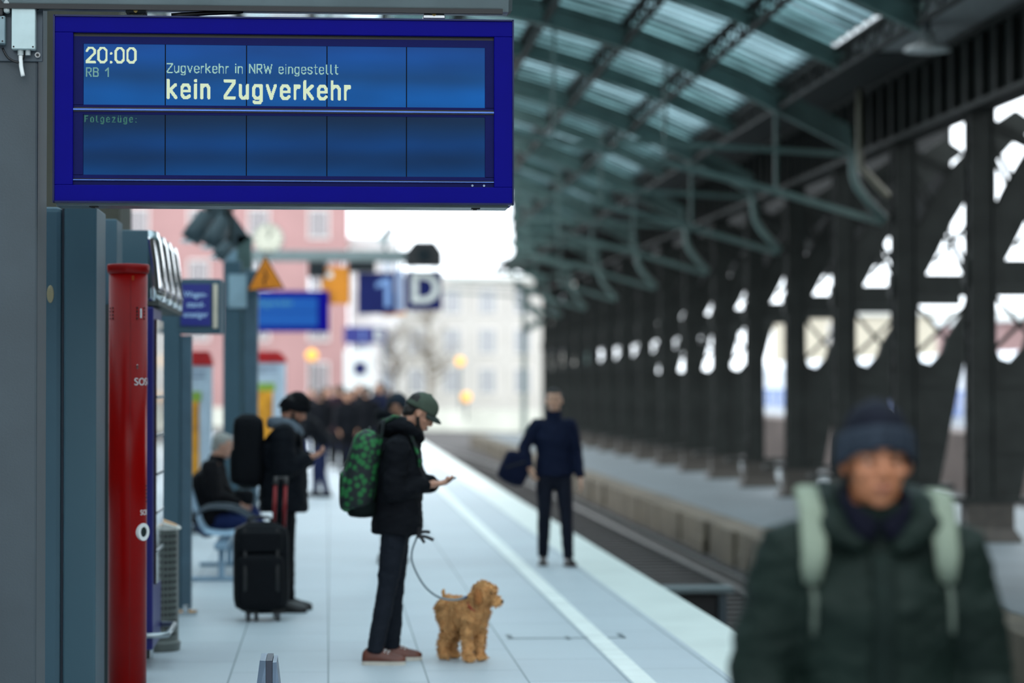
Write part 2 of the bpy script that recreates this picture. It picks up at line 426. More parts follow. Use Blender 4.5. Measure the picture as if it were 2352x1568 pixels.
def column_frame():
    t = thing('steel_column', 'x', 'column', (9.06, RB0, -0.4), 0, 'steel columns of the colonnade')
    fn = lambda y0: (lambda a, b, d: (a, y0 + d, b + 0.4))
    p = MB(); p.box(0, .37, -.16, -.13, .6, 6.2); p.box(0, .37, .13, .16, .6, 6.2); p.box(.16, .2, -.14, .14, .6, 6.2)
    for z in [0.9 + .62*i for i in range(9)]:
        p.bar((0.01, -.15, z), (0.01, .15, z + .31), .03, .03); p.bar((0.01, .15, z + .31), (0.01, -.15, z + .62), .03, .03)
    for x in (0.0, .33): p.box(x, x + .04, -.19, -.16, .6, 6.2); 
    p.build('post', STEEL, t)
    MB().prism([(.3,.2),(.74,.2),(1.08,1.9),(1.45,3.3),(1.2,3.2),(1.12,2.95),(.86,2.55),(.8,2.35),(.62,2.15),(.45,2.2),(.37,2.4),(.3,2.4)], fn(-.09), .18).build('tapered_panel', STEEL, t)
    s = MB(); s.box(.3, .98, -.11, .11, 2.2, 2.32); s.box(.3, .86, -.11, .11, 1.25, 1.35); s.build('stiffener', STEEL, t)
    x = MB(); x.bar((.35, 0, 3.55), (1.05, 0, 2.75), .06, .05); x.bar((1.2, 0, 3.5), (.4, 0, 2.75), .06, .05); x.build('cross_brace', STEEL, t)
    MB().box(-.05, 2.3, -.12, .12, 3.66, 4.0).build('tie_beam', STEEL, t)
    a = [(.2, 3.9), (.45, 4.35), (.75, 4.95), (1.15, 5.6), (1.75, 6.25), (2.2, 6.55)]
    d = MB()
    d.loft([[(u - .19, -.1, z + .12), (u + .2, -.1, z - .13), (u + .2, .1, z - .13), (u - .19, .1, z + .12)] for u, z in a]); d.build('arched_strut', STEEL, t)
    d = MB()
    d.bar((.3, 0, 5.6), (1.25, 0, 3.9), .05, .06); d.bar((.42, 0, 5.6), (1.37, 0, 3.9), .05, .06); d.bar((.2, 0, 6.0), (1.5, 0, 5.4), .1, .16); d.bar((.3, 0, 4.5), (1.6, 0, 4.7), .04, .05); d.bar((1.3, 0, 4.9), (.7, 0, 4.2), .05, .06)
    d.build('diagonal_brace', STEEL, t)
    b = MB(); b.box(-.45, .95, -.22, .22, .55, .63); b.build('base_plate', STEEL, t)
    b = MB().loft([[(-.06-e, -.2-e, z), (.62+e, -.2-e, z), (.62+e, .2+e, z), (-.06-e, .2+e, z)] for e, z in ((.1, 0), (.08, .06), (0, .2), (0, .56))]); b.build('foot', mat('rust stained steel', (46, 42, 36), .7, var=.35), t)
    return t
def copy_tree(o, parent=None):
    c = o.copy(); COL.objects.link(c)
    if parent is not None: c.parent = parent
    for ch in list(o.children): copy_tree(ch, c)
    return c
col0 = column_frame()
for i in range(16):
    o = col0 if i == 0 else copy_tree(col0)
    o.location.y = RB0 + i*BAY - .2
    if i == 4:   # the one bay left open to the daylight
        for ch in list(o.children):
            if ch.name.split('.')[0] in ('tapered_panel', 'stiffener', 'cross_brace'): bpy.data.objects.remove(ch)
    o['label'] = ('dark riveted steel column at the right edge, nearest of the colonnade' if i == 0 else
                  'dark riveted steel column rising just behind the green jacketed man, second of the colonnade' if i == 1 else
                  'pale grey far steel column ending the colonnade at the daylight' if i == 15 else
                  'dark riveted steel column, %s of the colonnade from the right edge' % NTH[i])
# end bracing of the colonnade
e = thing('end_bracing', 'light grey crossed steel bracing at the far end of the colonnade', 'bracing', (9.0, 107, -0.4))
d = MB(); d.bar((-.4, 0, 6.35), (2.6, 0, 6.35), .3, .35); d.build('top_bar', STEEL2, e)
d = MB(); d.bar((-.4, 0, 4.6), (2.6, 0, 6.0), .2, .3); d.build('diagonal_bar', STEEL2, e)
d = MB(); d.bar((-.4, 0, 5.8), (2.6, 0, 4.4), .2, .3); d.build('diagonal_bar', STEEL2, e)
d = MB(); d.box(-.45, -.25, -.1, .1, 0.0, 6.4); d.build('upright', STEEL2, e)
d = MB(); d.box(2.4, 2.6, -.1, .1, -0.55, 6.4); d.build('upright', STEEL2, e)

# gallery hung above the far platform
gal = struct(bpy.data.objects.new('ceiling_gallery', None)); COL.objects.link(gal)
MB().box(7.6, 9.8, 20, 36, 6.86, 7.0).build('gallery_soffit', mat('grey concrete soffit', (140, 142, 142), .8), gal)
c = MB(); y = 20.0
while y < 35.8:
    c.box(7.6, 7.66, y, y + .16, 7.0, 8.5); y += .3
c.box(7.66, 7.7, 20, 36, 7.0, 8.5); c.box(7.55, 7.7, 20, 36, 6.84, 7.02)
c.build('gallery_cladding', mat('pale ribbed cladding', (220, 224, 226), .5), gal)
l = thing('hanging_lamp', 'pale bell shaped lamp hanging under the gallery at upper right', 'lamp', W(2130, 105, 33))
l.rotation_euler = (0, 0, 0)
MB().lathe([(.02, .22), (.09, .2), (.12, .05), (.3, -.02), (.33, -.07), (.3, -.08)]).build('shade', mat('pale lamp enamel', (200, 204, 202), .5), l, smooth=True)
MB().cyl((0, 0, .2), (0, 0, 6.87 - l.location.z), .05).build('stem', GREYD, l)
p = thing('drain_pipe', 'pale beige downpipe hanging at the roof edge beside the girder', 'pipe', (0, 0, 0))
a = W(1975, 178, 39.2); b = W(1975, 380, 39.2); p.location = b
MB().tube([(0, 0, min(a.z, 6.7) - b.z), (0, 0, .1), (.05, 0, -.05), (.5, .1, -.5)], [.055]*4, n=10, sub=3).build('pipe', mat('beige pipe', (128, 124, 108), .6), p, smooth=True)

# ------------------------------------------------------------------ far buildings
def building(name, label, x0, x1, y0, dep, h, c, nx, nz, wc, first=1.0):
    t = thing(name, label, 'building', (x0, y0, -0.35))
    m = mat(name + ' render ' + str(c), c, .85, scale=.4, var=.06)
    MB().box(0, x1 - x0, 0, dep, 0, h).build('wall', m, t)
    MB().box(-.2, x1 - x0 + .2, -.25, dep, h, h + .35).build('cornice', WHITE, t)
    gl = mat('window glass ' + str(wc), wc, .2, spec=.8); gm = mat('window surround', (215, 210, 205), .7)
    sx = (x1 - x0)/nx; sz = (h - first)/nz
    for i in range(nx):
        for k in range(nz):
            xc = (i + .5)*sx; zc = first + (k + .45)*sz
            w_ = min(.62, sx*.28); h_ = min(.95, sz*.33)
            f = MB()
            for q in ((xc-w_-.12, xc-w_, zc-h_, zc+h_), (xc+w_, xc+w_+.12, zc-h_, zc+h_), (xc-w_-.12, xc+w_+.12, zc+h_, zc+h_+.12), (xc-w_-.18, xc+w_+.18, zc-h_-.12, zc-h_), (xc-.04, xc+.04, zc-h_, zc+h_)):
                f.box(q[0], q[1], -.09, .0, q[2], q[3])
            o = f.build('window', gm, t)
            MB().box(xc-w_, xc+w_, -.04, -.01, zc-h_, zc+h_).build('pane', gl, o)
    return t
building('pink_building', 'pink rendered building with tall windows behind the hanging signs at left', -24, 1.4, 172, 10, 30, (166, 128, 126), 6, 8, (120, 112, 116))
building('white_building', 'narrow white house between the pink building and the pale block', 1.6, 5.2, 176, 10, 12.5, (215, 215, 215), 2, 4, (160, 168, 180))
building('pale_building', 'pale cream apartment block beyond the end of the tracks', 5.4, 19, 186, 10, 10.2, (186, 182, 178), 5, 3, (150, 152, 158))
building('cream_building', 'cream block seen between the columns beyond the far platform', 30, 62, 150, 12, 6.5, (196, 188, 170), 8, 2, (120, 124, 130))
building('rose_building', 'rosy brick house glimpsed low between the columns at right', 26, 44, 92, 10, 4.6, (150, 120, 118), 6, 1, (130, 150, 180), .4)
tr = thing('train', 'pale blue and white train glimpsed through the colonnade', 'train', (21.5, 62, -0.9))
MB().prism([(0,.35),(2.8,.35),(2.85,2.2),(2.5,3.5),(1.9,3.8),(.9,3.8),(.3,3.5),(-.05,2.2)], lambda a, b, d: (a, d, b), 60).build('body', mat('pale train white', (205, 214, 224), .3), tr, bevel=.05)
o = MB(); y = 1.0
while y < 58: o.box(-.07, .1, y, y + 1.5, 1.6, 2.5); y += 2.0
o.build('window_band', mat('train glass', (120, 150, 210), .15), tr)
MB().box(-.08, .05, 0, 60, .8, 1.1).build('stripe', mat('blue stripe', (40, 80, 190), .4), tr)
for y in (4, 20, 40, 56):
    o = MB()
    for x in (.4, 2.4): o.cyl((x-.06, y, .2), (x+.06, y, .2), .42); o.cyl((x-.06, y+2.4, .2), (x+.06, y+2.4, .2), .42)
    o.build('bogie', RUST, tr)
# bare trees in front of the pale block
BARK = mat('pale grey bark', (120, 112, 100), .9)
def tree(px, Y, h, label):
    b = W(px, 900, Y); t = thing('bare_tree', label, 'tree', (b.x, Y, -0.3), 0, 'bare trees beyond the tracks')
    r = random.Random(px)
    tk = MB().tube([(0,0,0),(.1,0,h*.3),(0,.1,h*.6),(.1,0,h)], [.22,.16,.1,.03], n=8); tk.build('trunk', BARK, t)
    br = MB()
    for i in range(46):
        z = h*r.uniform(.25, .95); a = r.uniform(0, 6.28); L = (h - z*.7)*r.uniform(.25, .5)
        e = Vector((math.cos(a)*L, math.sin(a)*L, z + L*r.uniform(.5, 1.1)))
        br.tube([(0,0,z), tuple(e*.5 + Vector((0,0,z*.45)) ), tuple(e)], [.06,.04,.015], n=5, sub=1)
        for q in range(4):
            s = Vector((0,0,z)).lerp(e, r.uniform(.4, .95)); f = s + Vector((r.uniform(-1,1), r.uniform(-1,1), r.uniform(.3,1.2)))*.5
            br.bar(s, f, .02, .02)
    br.build('branches', BARK, t)
tree(985, 165, 7.5, 'bare pale tree in front of the cream apartment block, right of the letter sign')
tree(905, 168, 6.0, 'bare pale tree directly beneath the small far section sign')
def lampdot(px, py, Y, label):
    p = W(px, py, Y); t = thing('amber_lamp', label, 'signal', (p.x, Y, -.3))
    MB().cyl((0, .1, 0), (0, .1, p.z + .3), .06).build('mast', GREYD, t)
    MB().ell((0, 0, p.z + .3), (.28, .1, .28)).build('lens', emis('amber light', (255, 176, 60), .6), t, smooth=True)
lampdot(1057, 830, 150, 'amber lamp on a thin mast, higher one before the pale block')
lampdot(1071, 912, 140, 'amber lamp on a short mast, lower one before the pale block')
lampdot(716, 816, 120, 'amber lamp glowing above the crowd in front of the pink building')
# ================================================================== LCD lettering
GL = {
'0': (.6,[[(0,.18),(.3,0),(.7,0),(1,.18),(1,.82),(.7,1),(.3,1),(0,.82),(0,.18)]]),
'2': (.6,[[(0,.8),(.25,1),(.75,1),(1,.82),(1,.64),(0,.06),(0,0),(1,0)]]),
'1': (.42,[[(0.1,.68),(.85,1),(.85,0)]]),
':': (.22,[[(.5,.0),(.5,.01)],[(.5,.62),(.5,.63)]]),
'R': (.55,[[(0,0),(0,1),(.75,1),(1,.88),(1,.62),(.75,.5),(0,.5)],[(.45,.5),(1,0)]]),
'B': (.55,[[(0,0),(0,1),(.7,1),(.95,.88),(.95,.64),(.7,.53),(0,.53)],[(.7,.53),(1,.4),(1,.13),(.75,0),(0,0)]]),
'Z': (.6,[[(0,1),(1,1),(1,.9),(0,.1),(0,0),(1,0)]]),
'N': (.62,[[(0,0),(0,1),(.95,.05)],[(1,0),(1,1)]]),
'W': (.85,[[(0,1),(.22,0),(.5,.8),(.78,0),(1,1)]]),
'F': (.5,[[(0,0),(0,1),(1,1)],[(0,.52),(.85,.52)]]),
'u': (.5,[[(0,.74),(0,.15),(.22,0),(.6,0),(1,.16)],[(1,.74),(1,0)]]),
'g': (.52,[[(1,.74),(1,-.13),(.8,-.27),(.2,-.27),(.05,-.22)],[(1,.6),(.75,.74),(.25,.74),(0,.58),(0,.16),(.25,0),(.75,0),(1,.14)]]),
'v': (.54,[[(0,.74),(.5,0),(1,.74)]]),
'e': (.52,[[(0,.38),(1,.38),(1,.58),(.75,.74),(.25,.74),(0,.58),(0,.16),(.25,0),(.75,0),(1,.1)]]),
'r': (.34,[[(0,0),(0,.74)],[(0,.5),(.5,.74),(1,.74),(1,.66)]]),
'k': (.52,[[(0,0),(0,1)],[(.95,.74),(.05,.36)],[(.3,.42),(1,0)]]),
'h': (.5,[[(0,0),(0,1)],[(0,.58),(.35,.74),(.72,.74),(1,.58),(1,0)]]),
'i': (.15,[[(.5,0),(.5,.74)],[(.5,.985),(.5,1)]]),
'n': (.5,[[(0,0),(0,.74)],[(0,.58),(.35,.74),(.72,.74),(1,.58),(1,0)]]),
's': (.48,[[(1,.64),(.8,.74),(.2,.74),(0,.62),(0,.5),(.25,.4),(.75,.34),(1,.24),(1,.1),(.8,0),(.2,0),(0,.1)]]),
't': (.38,[[(.4,1),(.4,.1),(.6,0),(1,0)],[(0,.74),(1,.74)]]),
'l': (.3,[[(0.15,1),(.15,.12),(.5,0),(1,0)]]),
'o': (.52,[[(.25,0),(.75,0),(1,.16),(1,.58),(.75,.74),(.25,.74),(0,.58),(0,.16),(.25,0)]]),
'z': (.48,[[(0,.74),(1,.74),(0,0),(1,0)]]),
'ü': (.5,[[(0,.74),(0,.15),(.22,0),(.6,0),(1,.16)],[(1,.74),(1,0)],[(.15,1),(.16,1)],[(.85,1),(.86,1)]]),
}
def lcd(s, x0, x1, top, base, th, dot, gap=.17, space=.34):
    """dot matrix lettering: list of lit runs (xa, xb, ya, yb) in the units given"""
    H = base - top
    widths = [GL[c][0] if c != ' ' else space for c in s]
    tot = sum(widths) + gap*(len(s) - 1)
    k = (x1 - x0)/tot
    runs = []; cx = x0
    for c, wd in zip(s, widths):
        wpx = wd*k
        if c != ' ':
            P = []
            for st in GL[c][1]:
                P.append([(cx + th/2 + a*(wpx - th), base - th/2 - b*(H - th)) for a, b in st])
            nx0, nx1 = int((cx - x0 - dot)/dot) - 1, int((cx + wpx - x0 + dot)/dot) + 1
            ny0, ny1 = int(-.1*H/dot) - 1, int(1.35*H/dot) + 1
            xs = x0 + (np.arange(nx0, nx1) + .5)*dot; ys = top + (np.arange(ny0, ny1) + .5)*dot
            X, Y = np.meshgrid(xs, ys); D = np.full(X.shape, 1e9)
            for pl in P:
                for (ax, ay), (bx, by) in zip(pl[:-1], pl[1:]):
                    dx, dy = bx - ax, by - ay; L = dx*dx + dy*dy + 1e-9
                    t = np.clip(((X - ax)*dx + (Y - ay)*dy)/L, 0, 1)
                    D = np.minimum(D, np.maximum(np.abs(X - ax - t*dx), np.abs(Y - ay - t*dy))*.45 + np.hypot(X - ax - t*dx, Y - ay - t*dy)*.55)
            M = D <= th*.5
            for r in range(M.shape[0]):
                row = M[r]; i = 0
                while i < len(row):
                    if row[i]:
                        j = i
                        while j < len(row) and row[j]: j += 1
                        runs.append((xs[i] - dot/2, xs[j-1] + dot/2, ys[r] - dot/2, ys[r] + dot/2)); i = j
                    else: i += 1
        cx += wpx + gap*k
    return runs

# ================================================================== DEPARTURE DISPLAY
YS = 12.0
c0 = W(655, 253, YS); PX = (W(1183, 253, YS).x - W(127, 253, YS).x)/1056.0
sx = lambda p: (p - 655)*PX
sz = lambda p: (253 - p)*PX
disp = thing('departure_display', 'large blue train departure display reading kein Zugverkehr, hanging in front', 'display', c0)
D = disp
def sbox(mb, xa, xb, ya, yb, d0, d1): return mb.box(sx(xa), sx(xb), d0, d1, sz(yb), sz(ya))
INNER = mat('blue bezel', (14, 19, 76), .5, var=.04, spec=.08)
h = MB(); sbox(h, 128, 1182, 41, 468, .03, .26); h.build('housing', BLUE, D, bevel=.006)
f = MB()
sbox(f, 128, 1182, 41, 78, -.0, .03); sbox(f, 128, 1182, 428, 468, 0, .03); sbox(f, 128, 171, 78, 428, 0, .03); sbox(f, 1138, 1182, 78, 428, 0, .03)
f.build('front_frame', BLUE, D, bevel=.004)
f = MB()
for q in ((128, 1182, 38.5, 42), (128, 1182, 465, 469), (125.5, 129.5, 38.5, 469), (1180.5, 1184, 38.5, 469)): sbox(f, *q, -.008, .05)
f.build('edge_trim', mat('dark blue aluminium', (24, 30, 70), .3, .5), D)
f = MB(); sbox(f, 132, 1172, 468.5, 474.5, .03, .24); f.build('underside', mat('grey aluminium', (96, 108, 112), .35, .6), D)
def lcdmat(name, top, bot, e, lines):
    m = bpy.data.materials.new(name); m.use_nodes = True
    n = m.node_tree; b = n.nodes['Principled BSDF']
    co = n.nodes.new('ShaderNodeTexCoord'); sp = n.nodes.new('ShaderNodeSeparateXYZ'); n.links.new(co.outputs['Object'], sp.inputs[0])
    mr = n.nodes.new('ShaderNodeMapRange'); mr.inputs[1].default_value = sz(bot); mr.inputs[2].default_value = sz(top)
    n.links.new(sp.outputs['Z'], mr.inputs[0])
    rp = n.nodes.new('ShaderNodeValToRGB'); rp.color_ramp.interpolation = 'B_SPLINE'
    els = rp.color_ramp.elements
    for i, (p, c) in enumerate(lines):
        q = els[i] if i < 2 else els.new(p)
        q.position = p; q.color = lin(c)
    n.links.new(mr.outputs[0], rp.inputs[0])
    # uneven backlight tubes: slow variation sideways
    no = n.nodes.new('ShaderNodeTexNoise'); no.inputs['Scale'].default_value = 1.6
    mp = n.nodes.new('ShaderNodeMapping'); mp.inputs['Scale'].default_value = (1.0, 1, 3.0); n.links.new(co.outputs['Object'], mp.inputs[0]); n.links.new(mp.outputs[0], no.inputs[0])
    mx = n.nodes.new('ShaderNodeMapRange'); mx.inputs[1].default_value = .3; mx.inputs[2].default_value = .7; mx.inputs[3].default_value = e*.8; mx.inputs[4].default_value = e*1.2
    n.links.new(no.outputs['Fac'], mx.inputs[0])
    n.links.new(rp.outputs[0], b.inputs['Emission Color']); n.links.new(mx.outputs[0], b.inputs['Emission Strength'])
    b.inputs['Base Color'].default_value = (.001, .004, .01, 1); b.inputs['Roughness'].default_value = .25; b.inputs['Specular IOR Level'].default_value = .16
    return m
LCD1 = lcdmat('backlit blue panel', 103, 243, .87, [(0.0, (0, 84, 158)), (.25, (0, 90, 172)), (.45, (6, 68, 124)), (.62, (0, 72, 140)), (.85, (0, 76, 158)), (1.0, (4, 70, 146))])
LCD2 = lcdmat('dim blue panel', 265, 404, .85, [(0.0, (2, 66, 128)), (.18, (2, 52, 104)), (.35, (2, 46, 92)), (.52, (0, 62, 128)), (.75, (2, 46, 88)), (1.0, (6, 34, 64))])
b = MB()
for q in ((171, 1138, 78, 87), ): sbox(b, *q, .024, .03)
b.build('shadow_gap', BLACK, D)
b = MB()
for q in ((171, 1138, 86, 103), (171, 193, 103, 244), (1118, 1138, 103, 244), (171, 1138, 243, 248.5), (171, 1138, 258, 265), (171, 193, 265, 405), (1118, 1138, 265, 405), (171, 1138, 404, 412.5), (171, 1138, 417, 428)): sbox(b, *q, .018, .03)
b.build('inner_bezel', INNER, D)
MB().box(sx(171), sx(1138), .02, .03, sz(252.5), sz(248)).build('groove', BLACK, D)
b = MB(); sbox(b, 171, 1138, 252.5, 256, .006, .03); b.build('divider_rail', mat('bright blue aluminium', (92, 128, 206), .25, .6), D)
b = MB(); sbox(b, 171, 1138, 256, 259, .014, .03); sbox(b, 171, 1138, 412, 414.5, .02, .03); b.build('groove', mat('near black', (8, 8, 20), .5), D)
b = MB(); sbox(b, 171, 1138, 415, 417.2, .008, .03); b.build('lower_rail', mat('bright blue aluminium', (92, 128, 206), .25, .6), D)
xs = [193, 380, 566, 751, 935, 1118]
for rows, m in (((103, 243), LCD1), ((265, 404), LCD2)):
    for a, b_ in zip(xs[:-1], xs[1:]):
        q = MB(); sbox(q, a + .9, b_ - .9, rows[0], rows[1], .022, .03); o = q.build('screen_module', m, D)
q = MB()
for a in xs[1:-1]: sbox(q, a - 1.2, a + 1.2, 103, 243, .0215, .03); sbox(q, a - 1.2, a + 1.2, 265, 404, .0215, .03)
q.build('module_joint', mat('joint black', (4, 8, 18), .6, spec=.05), D)
for a in (1088, 1115):
    MB().cyl((sx(a), .012, sz(424)), (sx(a), .03, sz(424)), .0055).build('indicator_light', mat('grey sensor', (150, 165, 190), .3), D)
for a in (215, 1096):
    q = MB(); sbox(q, a - 9, a + 11, 473, 477, .05, .1); sbox(q, a - 5, a + 4, 470, 479, .06, .09); q.build('latch', BLACK, D)
def ink(name, c, s):
    m = emis(name, c, s); n = m.node_tree; b = n.nodes['Principled BSDF']
    for l in list(b.inputs['Base Color'].links): n.links.remove(l)
    b.inputs['Base Color'].default_value = (.01, .02, .02, 1); b.inputs['Specular IOR Level'].default_value = .1
    return m
for s_, xa, xb, tp, bs, th, dot, gp, m in (
    ('20:00', 198.5, 314, 110, 147.5, 5.0, 1.45, .1, ink('lit pale letters', (222, 240, 204), .88)),
    ('RB 1', 199, 252, 157, 179, 2.5, 1.45, .12, ink('dim pale letters', (120, 172, 166), .8)),
    ('Zugverkehr in NRW eingestellt', 383, 777, 145.5, 168, 2.5, 1.45, .14, ink('mid pale letters', (162, 208, 198), .85)),
    ('kein Zugverkehr', 383, 806, 182, 228, 6.9, 1.45, .15, ink('lit pale letters', (222, 240, 204), .88)),
    ('Folgezüge:', 196, 315, 267.5, 283.5, 2.2, 1.45, .3, ink('faint letters', (58, 116, 104), .75))):
    q = MB()
    for xa_, xb_, ya, yb in lcd(s_, xa, xb, tp, bs, th, dot, gp): q.box(sx(xa_), sx(xb_), .0205, .022, sz(yb), sz(ya))
    q.build('lettering', m, D)

# beam, hangers, post
RAILM = mat('dull galvanised beam', (98, 110, 112), .4, .5, 3, .12)
bz = W(600, 19, YS).z
beam = thing('hanging_beam', 'grey steel beam along the top edge carrying the big blue display', 'beam', (W(85, 19, YS).x, YS + .1, bz))
L = W(1178, 19, YS).x - beam.location.x
q = MB().loft([[(x, -.07*k, .0 + .06 - .06*k), (x, -.09*k, .06), (x, -.06*k, .06 + .09*k), (x, .06*k, .06 + .09*k), (x, .09*k, .06), (x, .07*k, .06 - .06*k)] for x, k in ((-.2, 1), (L - .02, 1), (L, .8))]); q.build('beam', RAILM, beam, smooth=False)
q = MB().box(-.2, L - .05, -.085, -.06, -.012, .012); q.build('lower_lip', BLACK, beam)
for i, a in enumerate((310, 998)):
    q = MB(); x = W(a, 28, YS).x - beam.location.x
    zt = W(a, 39.5, YS).z - bz
    q.box(x - .055, x + .055, -.06, .06, zt, zt + .018); q.box(x - .05, x + .05, -.05, .05, -.022, -.004); q.box(x - .03, x + .03, -.03, .03, zt, 0)
    o = q.build('hanger', CHROME if i else GREYD, beam, bevel=.003)
    MB().cyl((x, -.062, -.012), (x, -.03, -.012), .011, 8).build('bolt', mat('brass bolt', (150, 130, 80), .4, .8), o)
q = MB(); a = W(392, 32, YS) - beam.location; b = W(478, 26, YS) - beam.location; c = W(556, 22, YS) - beam.location
q.tube([(a.x, -.04, a.z), (b.x, -.04, b.z), (c.x, -.04, c.z), (c.x - .03, -.02, c.z + .03)], [.013, .011, .01, .01], n=8); q.build('lever', BLACK, beam, smooth=True)

post = thing('steel_post', 'wide dark grey steel post at the left edge carrying the display beam', 'post', (W(85, 800, 12.1).x - .24, 12.3, 0))
MB().box(-.24, .24, -.2, .2, 0, 4.2).build('shaft', GREYD, post, bevel=.012)
zt = W(60, 136, 12.0).z
q = MB().box(-.24, .2655, -.215, -.2, zt, zt + .42); q.build('mounting_plate', mat('plate grey', (66, 76, 84), .45, .3), post, bevel=.004)
for p_ in ((86, 18), (87, 127)):
    v = W(*p_, 12.08) - post.location
    q = MB().cyl((v.x, -.232, v.z), (v.x, -.21, v.z), .014, 16); o = q.build('bolt', CHROME, post)
    MB().cyl((v.x, -.238, v.z), (v.x, -.23, v.z), .007, 6).build('socket', BLACK, o)
MB().box(-.3, .3, -.26, .26, 0, .02).build('base_plate', GREYD, post)
def jbox(name, label, xa, xb, ya, yb, c):
    a = W(xa, yb, 12.03); b = W(xb, ya, 12.03)
    t = thing(name, label, 'box', (a.x, 12.03, a.z))
    w_, h_ = b.x - a.x, b.z - a.z
    MB().box(0, w_, 0, .055, 0, h_).build('casing', mat('light grey plastic ' + name, c, .5), t, bevel=.006)
    MB().box(.002, w_ - .002, -.006, 0, .002, h_ - .002).build('lid', mat('lid ' + name, tuple(int(v*1.03) for v in c), .45), t, bevel=.003)
    for x in (.012, w_ - .012):
        for z in (.012, h_ - .012): MB().cyl((x, -.008, z), (x, -.004, z), .0045, 8).build('screw', BLACK, t)
    return t
j = jbox('junction_box', 'pale grey junction box on the post beside the big display', 26, 82, 10, 113, (178, 196, 196))
for p_, r_ in ((46, .015), (63, .013)):
    v = W(p_, 120, 12.03) - j.location
    MB().cyl((v.x, .025, v.z - .012), (v.x, .025, .002), r_).build('cable_gland', mat('gland grey', (168, 176, 176), .5), j)
v = W(46, 126, 12.03) - j.location; v2 = W(52, 174, 12.03) - j.location
MB().tube([(v.x, .025, v.z + .01), (v.x + .003, .02, (v.z + v2.z)/2), (v2.x, .015, v2.z)], [.0105]*3, n=12).build('cable_stub', WHITE, j, smooth=True)
v = W(4, 118, 12.03) - j.location; v2 = W(44, 142, 12.03) - j.location
MB().tube([(v.x, .03, v.z + .02), (v.x + .03, .02, v2.z + .02), (v2.x, .02, v2.z), (v2.x + .02, .03, v2.z + .04)], [.006]*4, n=8).build('cable', BLACK, j, smooth=True)
j2 = jbox('cable_box', 'second grey box cut off by the left picture edge on the post', -40, 12, 36, 100, (120, 140, 146))
a = W(-30, 40, 12.02); q = thing('camera_housing', 'black housing with pale rim at the top left corner', 'housing', (a.x, 12.02, a.z + .005))
MB().box(0, W(7, 0, 12.02).x - a.x, 0, .06, 0, .1).build('housing', BLACK, q, bevel=.01)
MB().box(W(7, 0, 12.02).x - a.x, W(22, 0, 12.02).x - a.x, .0, .05, .02, .1).build('bracket', mat('gland grey', (168, 176, 176), .5), q, bevel=.012)

# ================================================================== RED EMERGENCY COLUMN
YR = 14.5
cr = W(294, 880, YR)
red = thing('emergency_call_column', 'tall red round emergency call column with white lettering at left', 'call point', (cr.x, YR, 0))
REDM = mat('red enamel', (138, 4, 3), .3, var=.05, spec=.14)
zt = W(294, 607, YR).z; rr_ = .1135
MB().lathe([(rr_, 0), (rr_, zt - .02)], n=48).build('shaft', REDM, red, smooth=False)
red.children[0].data.polygons.foreach_set('use_smooth', [len(p.vertices) == 4 for p in red.children[0].data.polygons])
MB().lathe([(rr_ + .001, zt - .058), (rr_ + .008, zt - .05), (rr_ + .012, zt - .03), (rr_ + .012, zt - .006), (rr_ + .006, zt), (.02, zt + .006)], n=48).build('cap', mat('cap red', (132, 8, 7), .4, spec=.2), red, smooth=True)
def onred(ang, z, dr=.0): return (math.cos(ang)*(rr_ + dr), math.sin(ang)*(rr_ + dr), z)
zpy = lambda p: W(294, p, YR).z
def radial(mb, px, py, hw, hh, d=.004):
    """small rounded plate lying on the shaft at a pixel"""
    a = math.asin(max(-1, min(1, (W(px, py, YR).x - cr.x)/rr_))) - math.pi/2
    n = 5; R0, R1 = rr_ - .004, rr_ + d; da = hw/rr_; z = zpy(py); vs = []
    rings = [[(r*math.cos(a + da*u), r*math.sin(a + da*u), z + v*hh) for r, v in ((R0, -1), (R1, -1), (R1, 1), (R0, 1))] for u in np.linspace(-1, 1, n)]
    return mb.loft(rings)
slots = MB()
for px in (255, 262, 318, 333):
    for py in (708, 716, 724, 732): radial(slots, px, py, .005, .0055, .0012)
slots.build('vent_slots', BLACK, red)
q = MB(); radial(q, 326, 720, .006, .028, .002); q.build('name_plate', WHITE, red)
q = MB(); radial(q, 309, 640, .007, .014, .0006); q.build('beacon_patch', mat('dark amber', (150, 60, 10), .3), red)
q = MB(); radial(q, 318, 842, .005, .012, .004); q.build('lock', CHROME, red, bevel=.002)
q = MB(); a0 = math.asin((W(303, 900, YR).x - cr.x)/rr_) - math.pi/2
q.loft([[(r*math.cos(a), r*math.sin(a), z) for r, a in ((rr_ - .002, a0 - .006), (rr_ + .0008, a0 - .006), (rr_ + .0008, a0 + .006), (rr_ - .002, a0 + .006))] for z in (.1, zt - .1)]); q.build('door_seam', mat('dark red seam', (80, 6, 6), .5), red)
def wrap_text(s, size, ang0, z, name):
    o = text(s, size, WHITE, None, (0, 0, 0), (0, 0, 0), 'LEFT', .0006)
    for v in o.data.vertices:
        a = ang0 + v.co.x/rr_; r = rr_ + .0012 + v.co.z
        v.co = (r*math.cos(a), r*math.sin(a), z + v.co.y)
    o.name = name; o.parent = red
    return o
ang = lambda px: math.asin((W(px, 900, YR).x - cr.x)/rr_) - math.pi/2
wrap_text('SOS-Notruf', .062, ang(311), zpy(877), 'lettering')
wrap_text('SOS', .044, ang(325), zpy(1176), 'lettering')
